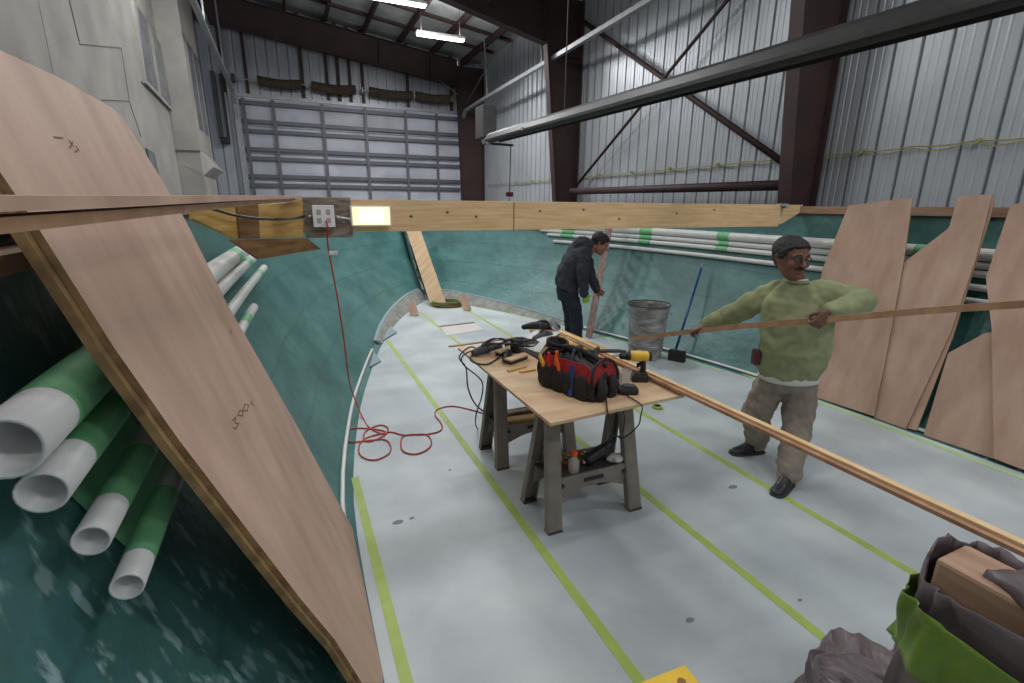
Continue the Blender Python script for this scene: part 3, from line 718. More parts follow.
# coil of green hose tucked behind the near pipes
bm = B(); c = hp_at(1.75, 1.38, -1, .035); P = []
for k in range(70):
    a = k / 70 * 2 * math.pi * 4; rr = .09 + .012 * math.sin(k * 1.7)
    P.append(c + V((.012 * math.sin(k * .9), math.cos(a) * rr * 1.5, math.sin(a) * rr * .8)))
tube(bm, P, .006, 6); tag(obj('hose_coil', bm, M['hose'], smooth=True), 'coil of thin green hose tucked behind the near left pipes', 'hose')

# ================================================================== leaning plywood
LK, LM_ = .29, .17
t = thing('plywood_sheet', 'big curved plywood sheet leaning on the left gunwale in the foreground', 'plywood sheet', (.1, 1.5, 0))
front = [(0, 50), (60, 78), (112, 108), (122, 116), (162, 180), (186.5, 222), (228, 305.6), (259, 359), (300, 431), (320, 468.5), (359, 540), (379, 600), (383, 683)]
left = [(362, 683), (335, 640), (300, 598), (253, 537), (179, 440), (114, 347.5), (38, 227.6), (0, 172), (-70, 60), (-70, 20)]
pts = [onp(x, y, LK, LM_) for x, y in front + left]
nrm = V((1, 0, LK)).normalized()
for k in range(1): pass
bm = B(); prism(bm, pts, nrm * -.012, mie=1); obj('sheet', bm, [M['ply'], M['plyedge']], t)
# pencil notes on the sheet
def stroke(bm, pix, f, wd=.003):
    P = [f(x, y) for x, y in pix]
    for p, q in zip(P[:-1], P[1:]): bar(bm, p, q, wd, .0006, nrm)
bm = B(); fl2 = lambda x, y: onp(x, y, LK, LM_ + .0012)
for s in ([(232, 421), (236, 417), (235, 423), (239, 423), (236, 429), (233, 427)], [(240, 410), (238, 415), (243, 416), (243, 411), (240, 410)], [(245, 404), (243, 410), (247, 411), (249, 405), (245, 404)], [(252, 400), (251, 404), (254, 405)],
          [(54, 137), (63, 138)], [(69, 140), (74, 147)], [(73, 142), (70, 148)], [(76, 146), (79, 150), (75, 152)], [(229, 330), (231, 334), (232, 329)]): stroke(bm, s, fl2)
sh_ = t; mk_ = obj('pencil_note', bm, M['ink'], t)
t = thing('plywood_sheet', 'second plywood sheet behind the curved one in the left foreground', 'plywood sheet', (.05, 1.4, 0))
pts = [onp(x, y, LK, LM_) - nrm * .014 for x, y in [(0, 140), (170, 440), (345, 683)]]
sh0 = [V(p) for p in [onp(x, y, LK, LM_) for x, y in left]]
ed = [p - nrm * .0135 + V((0, -.022, .003)) for p in sh0]
ins = [p - nrm * .0135 + V((0, .25, .0)) for p in sh0[::-1]]
bm = B(); prism(bm, ed + ins, nrm * -.016, mie=0); obj('sheet', bm, M['plyedge'], t)

RK, RM = -.235, 4.86
nr = V((1, 0, RK)).normalized()
def rsheet(pix, layer, lab, bot=True):
    m_ = RM - layer * .016
    pts = [onp(x, y, RK, m_) for x, y in pix]
    base = min(pts, key=lambda p: p.z)
    t = thing('plywood_sheet', lab, 'plywood sheet', (base.x, base.y, max(0, base.z)))
    bm = B(); prism(bm, pts, nr * .012, mie=1); o = obj('panel', bm, [M['ply'], M['plyedge']], t)
    if base.z < .004: o.location.z += .004 - base.z
    elif base.z > .006: pass
    return t
rsheet([(848, 208.5), (912, 200.6), (903, 264), (892, 325), (873.5, 419), (815, 399.6), (816, 300), (822, 272)], 2, 'broad plywood panel leaning on the right hull behind the man in green')
rsheet([(886, 262), (903, 264.5), (947, 231), (949, 228), (957.5, 198), (992, 196.5), (975, 262), (950, 335), (905, 430.5), (874, 419.5)], 1, 'tall narrow-topped plywood panel with an angled shoulder')
rsheet([(975, 262), (993.5, 196.7), (993, 208), (969, 285), (952, 340), (916, 432.5), (898, 428), (950, 330)], 0, 'narrow plywood offcut showing behind the shouldered panel')
rsheet([(948, 353.5), (984, 334), (1003, 330), (1010, 462), (991, 458.5), (923.5, 435.5)], 0, 'short plywood panel with a slanted top edge at far right')
rsheet([(1010, 207.5), (1100, 200), (1140, 520), (1024, 473.5), (993, 461.5), (991, 334), (985, 281)], 2, 'plywood panel cut off by the right edge of the photo')

# ================================================================== table: plywood on two sawhorses
TZ = .80
t = thing('table_top', 'pale plywood sheet laid over two sawhorses as a work table', 'table top', (1.63, 2.8, TZ - .018))
bm = B(); prism(bm, [(1.15, 2.07, TZ - .018), (2.10, 2.11, TZ - .018), (2.15, 3.62, TZ - .018), (1.14, 3.60, TZ - .018)], (0, 0, .018)); obj('sheet', bm, M['ply2'], t)
def sawhorse(y, lab, x0=1.28, x1=1.87):
    t = thing('sawhorse', lab, 'sawhorse', ((x0 + x1) / 2, y, 0)); zt = TZ - .019
    bm = B(); box(bm, ((x0 + x1) / 2, y, zt - .03), (.66, .075, .06)); obj('top_rail', bm, M['grey'], t, bevel=.008)
    for sx, xx in ((-1, x0), (1, x1)):
        for sy in (-1, 1):
            bm = B(); ft = V((xx, y + sy * .185, 0)); tp = V((xx - sx * .035, y + sy * .045, zt - .02))
            rings = []
            for q in (0, .04, .35, .7, 1):
                c = ft.lerp(tp, q); wd = .088 + .012 * (1 - q)
                o_ = V((0, sy, .25)).normalized()
                rings.append([c + V((a * wd / 2, 0, 0)) + o_ * b for a, b in ((-1, -.03), (-1, .012), (-.8, .018), (.8, .018), (1, .012), (1, -.03), (.82, -.03), (.82, .004), (-.82, .004), (-.82, -.03))])
            loft(bm, rings); lg = obj('leg', bm, M['grey'], t)
            bm = B(); box(bm, (ft.x, ft.y - sy * .012, .008), (.095, .06, .016)); obj('foot', bm, M['greyd'], lg)
            for q in (.25, .35, .45, .55, .65):
                bm = B(); c = ft.lerp(tp, q) - V((sx * -.0, sy * .0, 0)); box(bm, c + V((-sx * .039, -sy * .012, 0)), (.004, .014, .02)); obj('peg_hole', bm, M['black'], lg)
    bm = B(); box(bm, ((x0 + x1) / 2, y, .292), (x1 - x0 - .03, .26, .012))
    obj('shelf', bm, M['greyd'], t)
    for sy in (-1, 1):
        bm = B(); yy = y + sy * .135; P = []
        P = [(x0 + .02, yy, .32), (x1 - .02, yy, .32), (x1 - .005, yy, .16)]
        for k in range(9):
            a = k / 8; P.append((x1 - .06 - a * (x1 - x0 - .12), yy, .17 + .06 * math.sin(math.pi * a)))
        P.append((x0 + .005, yy, .16)); prism(bm, P, (0, -sy * .012, 0)); pn = obj('side_panel', bm, M['grey'], t)
        bm = B(); box(bm, ((x0 + x1) / 2, yy + sy * .004, .275), (.14, .012, .022)); obj('handle_slot', bm, M['black'], pn, bevel=.004)
        for xx in (x0 + .07, x1 - .07):
            bm = B(); tube(bm, [(xx, yy, .27), (xx, yy + sy * .012, .27)], .012, 10); obj('bolt', bm, M['black'], pn)
    return t
sawhorse(2.395, 'near grey plastic sawhorse under the front end of the table')
sawhorse(3.2, 'far grey plastic sawhorse under the back end of the table')
# ---- on the lower shelves
SZ = .299
def cyl(name, lab, cat, c, prof, m, n=18, group=None):
    bm = B(); lathe(bm, c, prof, n); return tag(obj(name, bm, m, smooth=False), lab, cat, group)
c = V((1.47, 2.33, SZ)); t = thing('glue_bottle', 'small clear bottle with an orange cap on the near sawhorse shelf', 'bottle', c)
bm = B(); lathe(bm, c, [(.032, 0), (.034, .01), (.034, .08), (.018, .10), (.014, .115)], 16); obj('bottle', bm, M['clear'], t, smooth=True)
bm = B(); lathe(bm, c, [(.019, .112), (.019, .140), (.016, .145)], 12); obj('cap', bm, M['orange'], t)
c = V((1.38, 2.40, SZ)); t = thing('glass_jar', 'low amber jar on the near sawhorse shelf beside the small bottle', 'jar', c)
bm = B(); lathe(bm, c, [(.035, 0), (.038, .01), (.038, .07), (.034, .075)], 16); obj('jar', bm, M['amber'], t)
bm = B(); lathe(bm, c, [(.036, .075), (.036, .09), (.03, .092)], 16); obj('lid', bm, M['white'], t)
t = thing('pistol_drill', 'dark pistol drill lying on the near sawhorse shelf', 'drill', (1.68, 2.38, SZ))
bm = B(); limb(bm, [(1.60, 2.36, SZ + .045), (1.68, 2.36, SZ + .08), (1.75, 2.36, SZ + .115)], [.04, .042, .03]); obj('body', bm, M['black'], t, smooth=True)
bm = B(); limb(bm, [(1.69, 2.37, SZ + .08), (1.72, 2.39, SZ + .04), (1.745, 2.40, SZ + .03)], [.024, .026, .028]); obj('grip', bm, M['blue'] if False else M['greyd'], t, smooth=True)
bm = B(); lathe(bm, V((1.60, 2.36, SZ + .045)), [(.02, 0), (.02, .03), (.012, .05)], 10, x=V((0, 1, 0)), y=ZZ, z=V((-1, 0, -.3)).normalized()); obj('chuck', bm, M['silver'], t)
t = thing('rag', 'crumpled pale rag at the right end of the near sawhorse shelf', 'rag', (1.79, 2.33, SZ))
bm = B(); ball(bm, (1.79, 2.32, SZ + .032), .05, .045, .033); ball(bm, (1.765, 2.34, SZ + .025), .04, .035, .026); o = obj('rag', bm, M['paper'], t, smooth=True); bake(o, .006, 2, .02, .03)
t = thing('socket_tray', 'dark tray of fittings on the near sawhorse shelf', 'tray', (1.56, 2.42, SZ))
bm = B(); box(bm, (1.56, 2.445, SZ + .006), (.2, .1, .012)); box(bm, (1.56, 2.39, SZ + .02), (.2, .006, .04)); box(bm, (1.56, 2.5, SZ + .02), (.2, .006, .04)); obj('tray', bm, M['darktimber'], t)
for k in range(6):
    bm = B(); lathe(bm, (1.48 + k * .03, 2.44 + .02 * (k % 2), SZ + .0125), [(.011, 0), (.011, .03)], 8); tag(obj('socket', bm, M['silver']), 'small steel socket standing in the dark tray under the table', 'socket', 'sockets in the tray')
t = thing('wood_offcut', 'pale wood offcut lying on the far sawhorse shelf', 'offcut', (1.5, 3.1, SZ))
bm = B(); bar(bm, (1.33, 3.13, SZ + .022), (1.66, 3.10, SZ + .022), .07, .04); obj('offcut', bm, M['pineyellow'], t)
t = thing('wood_offcut', 'second darker offcut behind the pale one on the far sawhorse shelf', 'offcut', (1.5, 3.2, SZ))
bm = B(); bar(bm, (1.40, 3.26, SZ + .018), (1.80, 3.24, SZ + .018), .06, .035); obj('offcut', bm, M['weathered'], t)
t = thing('wood_offcut', 'short block at the right end of the far sawhorse shelf', 'offcut', (1.7, 3.1, SZ))
bm = B(); box(bm, (1.745, 3.13, SZ + .025), (.09, .07, .05), .3); obj('block', bm, M['ply2'], t)

# ---- tool bag
BA = V((.316, -.949, 0)).normalized(); BS = V((BA.y * -1, BA.x, 0)); BC = V((1.545, 2.46, TZ))
def bg(a, s, z): return BC + BA * a + BS * s + V((0, 0, z))        # a along, s across (towards +X), z up
t = thing('tool_bag', 'open red and black tool bag full of tools on the table', 'tool bag', BC)
def section(a, hw, h0, h1, n=6): return [bg(a, -hw, h0), bg(a, hw, h0), bg(a, hw * 1.02, h1), bg(a, -hw * 1.02, h1)]
bm = B()
rings = [[bg(a, s * k, z) for s, z in ((-.115, .002), (.115, .002), (.13, .03), (.132, .115), (.12, .12), (.115, .03), (-.115, .03), (-.12, .12), (-.132, .115), (-.13, .03))] for a, k in ((-.225, .9), (-.21, 1), (.21, 1), (.225, .9))]
loft(bm, rings); o = obj('base', bm, M['blackf'], t, bevel=.006)
bm = B()
for s in (-1, 1):
    prism(bm, [bg(-.2, s * .128, .11), bg(.2, s * .128, .11), bg(.2, s * .105, .185), bg(.14, s * .10, .205), bg(-.14, s * .10, .205), bg(-.2, s * .105, .185)], BS * -s * .006)
    o = obj('side_wall', bm, M['redf'], t); bm = B()
bm.free()
for e in (-1, 1):
    bm = B(); arc = [bg(e * .215, -.125, .09)] + [bg(e * (.215 - .02 * math.sin(math.pi * k / 12)), -.125 * math.cos(math.pi * k / 12), .12 + .115 * math.sin(math.pi * k / 12)) for k in range(13)] + [bg(e * .215, .125, .09)]
    prism(bm, arc, BA * -e * .01); pn = obj('end_panel', bm, M['redf'], t)
    bm = B(); tube(bm, arc, .009, 8); obj('piping', bm, M['blackf'], pn, smooth=True)
    for s in (-.055, .055):
        bm = B(); limb(bm, [bg(e * .232, s, .02), bg(e * .24, s, .07), bg(e * .232, s, .105)], [.04, .046, .036], sq=.55, hint=BA); obj('pouch', bm, M['blackf'], pn, smooth=True)
for s in (-1, 1):
    for a in (-.13, -.04, .05, .14):
        bm = B(); limb(bm, [bg(a, s * .128, .012), bg(a, s * .132, .06), bg(a, s * .130, .105)], [.045, .050, .046], sq=.38, hint=BS); obj('side_pocket', bm, M['blackf'], t, smooth=True)
for a in (-.06, .075):
    bm = B(); prism(bm, [bg(a - .012, -.15, .01), bg(a + .012, -.15, .01), bg(a + .012, -.137, .2), bg(a - .012, -.137, .2)], BS * .003); o = obj('strap', bm, M['blue'] if a > 0 else M['blackf'], t); o['label'] = 'blue webbing strap' if a > 0 else 'black webbing strap'
bm = B(); limb(bm, [bg(-.21, 0, .2), bg(-.1, .01, .245), bg(.1, -.01, .245), bg(.21, 0, .2)], [.014, .018, .018, .014]); obj('handle', bm, M['blackf'], t, smooth=True)
bm = B(); P = [bg(-.17 + .06 * math.cos(k * .6), .0 + .07 * math.sin(k * .6), .21 + .035 * math.sin(k * .3) + .0012 * k) for k in range(32)]; tube(bm, P, .012, 8); obj('shoulder_strap', bm, M['blackf'], t, smooth=True)
bm = B(); 
for k in range(1): limb(bm, [bg(-.14, 0, .12), bg(0, .02, .15), bg(.14, 0, .12)], [.08, .09, .08]); 
obj('inner_contents', bm, M['black'], t, smooth=True)
def driver(a, s, z, m, lab, da=0, ds=0, L=.12):
    p = bg(a, s, z); d = (ZZ + BA * da + BS * ds).normalized(); t = thing('screwdriver', lab, 'screwdriver', p)
    bm = B(); limb(bm, [p, p + d * L * .5, p + d * L], [.010, .013, .011], n=8); obj('handle', bm, m, t, smooth=True)
    bm = B(); tube(bm, [p - d * .12, p], .0035, 6); obj('shaft', bm, M['silver'], t)
driver(-.115, -.125, .135, M['red'], 'red-handled screwdriver in the long side of the tool bag', .1, -.25, .1)
driver(-.07, -.125, .14, M['orange'], 'orange-handled screwdriver beside the red one in the tool bag', .25, -.2, .12)
driver(-.03, -.128, .12, M['orange'], 'shorter orange screwdriver lower in the tool bag side', -.15, -.22, .09)
driver(-.16, -.125, .12, M['yellow'], 'slim yellow-handled screwdriver at the left end of the tool bag', -.3, -.25, .08)
for k, (a, s) in enumerate(((-.02, .02), (.03, .05), (.06, -.03), (.11, .03), (.0, -.06))):
    p = bg(a, s, .19); t = thing('hand_tool', 'dark tool handle sticking out of the top of the tool bag', 'hand tool', p, 'dark handles in the tool bag')
    bm = B(); limb(bm, [p, p + V((.02 * (k - 2), .03, .05)), p + V((.035 * (k - 2), .03, .075))], [.014, .016, .013], n=8); obj('handle', bm, M['greyd'] if k % 2 else M['black'], t, smooth=True)
p = bg(-.24, -.10, .16); t = thing('pliers', 'grey pliers lying over the left end of the tool bag', 'pliers', p)
bm = B(); limb(bm, [p + V((-.10, .07, .06)), p, bg(-.16, -.12, .14)], [.008, .013, .012], n=8); obj('handle', bm, M['greyd'], t, smooth=True)
bm = B(); limb(bm, [p + V((-.06, .07, .05)), p + V((.01, .01, .01)), bg(-.15, -.13, .125)], [.008, .012, .012], n=8); obj('handle', bm, M['greyd'], t, smooth=True)
bm = B(); limb(bm, [bg(.0, .03, .235), bg(.08, .10, .24), bg(.14, .2, .235), bg(.16, .26, .225)], [.010, .012, .012, .009], n=10)
tag(obj('pry_bar', bm, M['greyd'], smooth=True), 'dark grey bar sticking out of the tool bag towards the drill', 'pry bar')
# ---- cordless drill, standing on its battery
db = onz(637, 381, TZ); XL_ = -RH; YL = FH
def dl(x, y, z): return db + XL_ * x + YL * y + V((0, 0, z))
t = thing('cordless_drill', 'yellow and black cordless drill standing on its battery at the right of the table', 'drill', db)
bm = B(); rings = []
for x, z, r in ((-.065, .168, .022), (-.055, .168, .034), (0.0, .17, .037), (.045, .17, .035), (.06, .17, .028)): rings.append(circ(dl(x, 0, z), YL, ZZ, r * .85, r, 14))
loft(bm, rings); obj('motor_housing', bm, M['yellow'], t, smooth=True, bevel=.003)
bm = B(); lathe(bm, dl(-.066, 0, .168), [(.03, 0), (.027, .012), (.018, .016)], 14, x=YL, y=ZZ, z=-XL_); obj('rear_cap', bm, M['black'], t)
bm = B(); lathe(bm, dl(.058, 0, .17), [(.03, 0), (.030, .02), (.024, .03), (.022, .06), (.012, .07)], 16, x=YL, y=ZZ, z=XL_); obj('chuck', bm, M['black'], t)
bm = B(); lathe(bm, dl(.125, 0, .17), [(.005, 0), (.005, .05), (.001, .055)], 8, x=YL, y=ZZ, z=XL_); obj('drill_bit', bm, M['silver'], t)
bm = B(); limb(bm, [dl(-.02, 0, .15), dl(-.032, 0, .10), dl(-.03, 0, .05)], [.024, .020, .022], sq=.85); obj('grip', bm, M['black'], t, smooth=True)
bm = B(); box(bm, dl(.0, 0, .11), (.02, .016, .03)); obj('trigger', bm, M['black'], t, bevel=.004)
bm = B(); mtx = Matrix((XL_, YL, ZZ)).transposed(); box(bm, dl(-.012, 0, .026), (.105, .07, .052), mtx=mtx); obj('battery', bm, M['black'], t, bevel=.008)
bm = B(); box(bm, dl(-.012, 0, .058), (.09, .062, .012), mtx=mtx); obj('battery_latch', bm, M['toolk'], t, bevel=.003)
# ---- clear tub, charger
c = onz(622, 384, TZ); t = thing('plastic_tub', 'clear plastic tub beside the cordless drill', 'tub', c)
bm = B(); rings = []
for s, z in ((.036, .001), (.042, .09), (.045, .092), (.040, .092), (.034, .005)): rings.append([c + V((a * s, b * s, z)) for a, b in ((-1, -.8), (-.8, -1), (.8, -1), (1, -.8), (1, .8), (.8, 1), (-.8, 1), (-1, .8))])
loft(bm, rings); obj('tub', bm, M['clear'], t)
for k in range(12):
    bm = B(); q = c + V((rnd.uniform(-.022, .022), rnd.uniform(-.022, .022), .012 + .011 * (k // 3))); bar(bm, q, q + V((rnd.uniform(-.02, .02), rnd.uniform(-.02, .02), .006)), .005, .005)
    tag(obj('screw', bm, M['galv']), 'small screw in the clear plastic tub', 'screw', 'screws in the clear tub')
c = onz(627, 393, TZ); t = thing('battery_charger', 'black battery charger at the front right corner of the table', 'charger', c)
mtx = Matrix((RH, FH, ZZ)).transposed()
bm = B(); box(bm, c + V((0, 0, .021)), (.125, .085, .042), mtx=mtx); obj('base', bm, M['black'], t, bevel=.012)
bm = B(); box(bm, c + RH * .01 + V((0, 0, .045)), (.07, .055, .02), mtx=mtx); obj('cradle', bm, M['greyd'], t, bevel=.006)
q = c - FH * .045 - RH * .03 + V((0, 0, .012))
yE = 2.065
bm = B(); tube(bm, spline([q, V((q.x, yE + .02, TZ + .008)), V((q.x - .01, yE - .014, TZ - .01)), V((q.x - .015, yE - .012, TZ - .05)), V((q.x - .02, yE + .0, TZ - .12)), V((q.x - .03, yE + .12, TZ - .25)), V((q.x - .05, 2.26, .55)), V((q.x - .06, 2.30, .42))], 5), .004, 6); obj('lead', bm, M['black'], t)
a = onz(598, 405, TZ + .006); bm = B(); tube(bm, spline([bg(.2, .03, .02), V((a.x, yE + .01, TZ + .008)), V((a.x, yE - .014, TZ - .02)), V((a.x + .03, yE - .015, TZ - .13)), V((a.x + .10, yE - .005, TZ - .15)), V((a.x + .13, yE + .02, TZ - .06)), V((a.x + .13, yE + .04, TZ - .03))], 5), .0045, 6)
tag(obj('hanging_lead', bm, M['black'], smooth=True), 'black lead looping off the front edge of the table below the tool bag', 'cord')
# ---- sanders and routers at the left back
def power_tool(c, L, r, ang, m1, m2, lab, name, cat, h=.0):
    t = thing(name, lab, cat, c); d = V((math.cos(ang), math.sin(ang), 0)); n = V((-d.y, d.x, 0))
    bm = B(); limb(bm, [c - d * L * .5 + V((0, 0, r * .8)), c + V((0, 0, r * 1.2)), c + d * L * .3 + V((0, 0, r * 1.1)), c + d * L * .5 + V((0, 0, r * .8))], [r * .7, r, r * .8, r * .6]); obj('housing', bm, m1, t, smooth=True)
    bm = B(); box(bm, c - d * L * .22 + V((0, 0, .008)), (L * .45, r * 2, .016), mtx=Matrix((d, n, ZZ)).transposed()); obj('base_plate', bm, m2, t, bevel=.003)
    bm = B(); limb(bm, [c - d * L * .3 + V((0, 0, r * 1.3)), c - d * L * .1 + V((0, 0, r * 2.3)), c + d * L * .25 + V((0, 0, r * 1.6))], [r * .25] * 3, n=8); obj('handle', bm, M['black'], t, smooth=True)
    bm = B(); lathe(bm, c - d * L * .5 + V((0, 0, r * .8)), [(r * .5, 0), (r * .55, .02), (r * .3, .03)], 12, x=n, y=ZZ, z=-d); obj('vent_cap', bm, M['greyd'], t)
    return t
M['toolgrey'] = mat('scuffed_tool_grey', srgb(92, 94, 98), 0.5, col2=srgb(56, 58, 62), scale=14)
power_tool(V((1.30, 3.36, TZ)), .24, .040, .3, M['toolgrey'], M['silver'], 'dark corded sander at the back left corner of the table', 'sander', 'sander')
power_tool(V((1.38, 3.16, TZ)), .18, .034, 1.0, M['black'], M['silver'], 'small black router with a steel base next to the stacked sanding blocks', 'router', 'router')
power_tool(V((1.62, 3.40, TZ)), .24, .036, -.3, M['toolgrey'], M['darktimber'], 'dark reddish power planer behind the sanding blocks', 'planer', 'planer')
gt = power_tool(V((1.98, 3.80, TZ + .014)), .30, .040, 2.75, M['black'], M['orange'], 'black and orange angle grinder furthest back on the table boards', 'angle_grinder', 'grinder')
gc = V((2.08, 3.74, TZ + .06)); gn = V((.5, -.6, .6)).normalized(); gx, gy, _ = frame_of(gn)
bm = B(); lathe(bm, gc, [(.06, 0), (.064, .004), (.064, .022), (.02, .03)], 22, x=gx, y=gy, z=gn); obj('wheel_guard', bm, M['silver'], gt)
bm = B(); lathe(bm, gc - gn * .006, [(.055, 0), (.055, .004)], 22, x=gx, y=gy, z=gn); obj('grinding_disc', bm, M['toolgrey'], gt)
bm = B(); limb(bm, [V((1.98, 3.78, TZ + .07)), V((1.93, 3.70, TZ + .10)), V((1.90, 3.64, TZ + .115))], [.012, .017, .015], n=10); obj('side_handle', bm, M['black'], gt, smooth=True)
power_tool(V((1.86, 3.52, TZ + .014)), .20, .036, .4, M['toolgrey'], M['silver'], 'grey and black jigsaw in front of the angle grinder', 'jigsaw', 'jigsaw')
t = thing('random_orbit_sander', 'upright black palm sander behind the sanding blocks', 'sander', (1.50, 3.26, TZ))
c = V((1.50, 3.26, TZ))
bm = B(); lathe(bm, c, [(.062, .0), (.064, .012), (.058, .02)], 24); obj('sanding_pad', bm, M['ply2'], t)
bm = B(); lathe(bm, c, [(.055, .02), (.056, .05), (.046, .075), (.044, .09), (.05, .105), (.044, .125), (.02, .134)], 24); obj('body', bm, M['black'], t, smooth=True)
bm = B(); lathe(bm, c, [(.0475, .078), (.0475, .088)], 24); obj('grip_band', bm, M['silver'], t)
for k, (px, py, lab) in enumerate(((506, 355, 'upper pale sanding block with black rubber core'), (517, 363, 'lower pale sanding block nearer the tool bag'))):
    c = onz(px, py, TZ); t = thing('sanding_block', lab, 'sanding block', c); d = V((.9, .43, 0)).normalized(); mt = Matrix((d, V((-d.y, d.x, 0)), ZZ)).transposed()
    bm = B(); box(bm, c + V((0, 0, .02)), (.19, .05, .04), mtx=mt); obj('core', bm, M['black'], t, bevel=.004)
    for z in (.006, .046):
        bm = B(); box(bm, c + V((0, 0, z)), (.2, .062, .012), mtx=mt); obj('face_board', bm, M['ply2'], t)
c = onz(540, 371, TZ); 
for k, (px, py, L, a, lab) in enumerate(((508, 371, .16, .3, 'thin wood scrap on the table left of the tool bag'), (520, 372, .12, .1, 'smaller wood scrap touching the tool bag'))):
    p = onz(px, py, TZ + .006); bm = B(); bar(bm, p, p + V((math.cos(a), math.sin(a), 0)) * L, .03, .012); tag(obj('wood_scrap', bm, M['pineyellow']), lab, 'wood scrap')
# boards and paper at the back right
t = thing('scrap_board', 'yellowish plywood offcut laid across the back right of the table', 'offcut board', (2.0, 3.5, TZ))
bm = B(); prism(bm, [onz(x, y, TZ + .001) for x, y in ((540, 345), (528, 329), (547, 324.5), (612, 352), (600, 362))], (0, 0, .012)); obj('board', bm, M['pineyellow'], t)
t = thing('paper_sheet', 'pale grey sheet of paper over the boards behind the tool bag', 'paper', (1.9, 3.4, TZ + .02))
bm = B(); loft(bm, [[onz(518, 349, TZ + .016), onz(532, 332, TZ + .04), onz(545, 324.5, TZ + .02)], [onz(540, 352, TZ + .03), onz(548, 340, TZ + .055), onz(563, 331, TZ + .02)]], False, closed=False); o = obj('sheet', bm, M['paper'], t); s = o.modifiers.new('s', 'SOLIDIFY'); s.thickness = .002
bm = B(); bar(bm, onz(449, 346.5, TZ + .005), onz(512, 338, TZ + .005), .03, .010); tag(obj('wood_batten', bm, M['batten']), 'thin brown batten sticking out past the left back corner of the table', 'batten')
# long batten along the right edge of the table
t = thing('long_batten', 'long batten lying along the right table edge and reaching to the lower right', 'batten', (2.08, 1.8, TZ))
bm = B(); bar(bm, V((2.115, 4.05, TZ + .014)), V((2.05, -.9, TZ + .070)), .034, .022, ZZ); obj('batten', bm, M['pine'], t)
t = thing('long_batten', 'darker second batten lying beside the long one on the right table edge', 'batten', (2.05, 1.8, TZ))
bm = B(); bar(bm, V((2.080, 3.75, TZ + .009)), V((2.016, -.9, TZ + .062)), .026, .016, ZZ); obj('batten', bm, M['batten'], t)
# power cords hanging from the back left corner
eX = 1.125
def tz(x, y, z=TZ): return onz(x, y, z)
P = [V((1.24, 3.36, TZ + .03)), tz(470, 347, TZ + .03), V((1.09, 3.42, TZ - .02)), ony(466, 368, 3.35), ony(468, 388, 3.3), ony(476, 405, 3.3), onz(492, 417, .25), onz(512, 428, .01), onz(530, 432, .01)]
bm = B(); tube(bm, spline(P, 5), .006, 7); tag(obj('tool_lead', bm, M['black'], smooth=True), 'black cord hanging furthest left off the back corner of the table', 'cord')
P = [V((1.36, 3.15, TZ + .03)), tz(500, 357, TZ + .008), tz(488, 364, TZ + .008), V((1.122, 3.16, TZ + .008)), tz(470, 358, TZ + .02), ony(476, 352, 3.4), V((1.30, 3.3, TZ + .09))]
bm = B(); tube(bm, spline(P, 6), .006, 7); tag(obj('tool_lead', bm, M['black'], smooth=True), 'black cord looping over the left table edge in front of the sander', 'cord')
P = [V((1.30, 3.42, TZ + .04)), V((1.12, 3.38, TZ + .01)), V((1.10, 3.36, TZ - .06)), ony(481, 380, 3.3), ony(482, 395, 3.3), ony(476, 415, 3.1), onz(477, 428, .02), onz(487, 430, .01), onz(498, 438, .01), onz(508, 443, .01)]
bm = B(); tube(bm, spline(P, 5), .0055, 7); tag(obj('tool_lead', bm, M['black'], smooth=True), 'black cord dropping beside the far sawhorse down to the deck', 'cord')
for k in range(3):
    c = V((1.34 + .1 * k, 3.30 - .05 * k, TZ + .10)); P = [c + V((math.cos(a * .7) * (.09 + .01 * math.sin(a)), math.sin(a * .7) * .07, .012 * math.sin(a * 1.3 + k) - .0)) for a in range(18)]
    bm = B(); tube(bm, spline(P, 3), .005, 6); tag(obj('cord_bundle', bm, M['black'], smooth=True), 'tangled black cord piled over the power tools at the back left', 'cord', 'tangled cords on the power tools')

# ================================================================== other things on the deck
c = V((4.10, 4.90, 0)); t = thing('trash_can', 'battered round metal trash can by the right hull side', 'trash can', c)
bm = B(); KZ = .91; prof = [(.20, .002), (.215, .01), (.225, .12), (.232, .20), (.226, .21), (.238, .36), (.247, .48), (.240, .49), (.252, .62), (.262, .74), (.275, .75), (.275, .765), (.258, .765), (.25, .74), (.205, .02)]
rings = []
prof = [(r * .96, h * KZ) for r, h in prof]
for r, h in prof: rings.append([c + V((math.cos(a) * r * (1 + .02 * math.sin(3 * a + h * 5)), math.sin(a) * r * (1 + .02 * math.sin(2 * a - h * 7)), h)) for a in [k * 2 * math.pi / 36 for k in range(36)]])
loft(bm, rings); obj('can', bm, M['bin'], t, smooth=False)
bm = B(); lathe(bm, c, [(.262, .687), (.271, .694), (.271, .706), (.256, .706)], 36, cap=False); obj('rim', bm, M['greyd'], t)
bm = B(); ball(bm, c + V((0, 0, .55)), .21, .21, .05, n=20); obj('liner', bm, M['greyd'], t, smooth=True)
for s in (-1, 1):
    bm = B(); d = V((math.cos(-.9), math.sin(-.9), 0)) * s; n = V((-d.y, d.x, 0)); tube(bm, [c + d * .245 + n * -.06 + V((0, 0, .6)), c + d * .285 + n * -.05 + V((0, 0, .59)), c + d * .285 + n * .05 + V((0, 0, .59)), c + d * .245 + n * .06 + V((0, 0, .6))], .007, 8); obj('handle', bm, M['galv'], t)
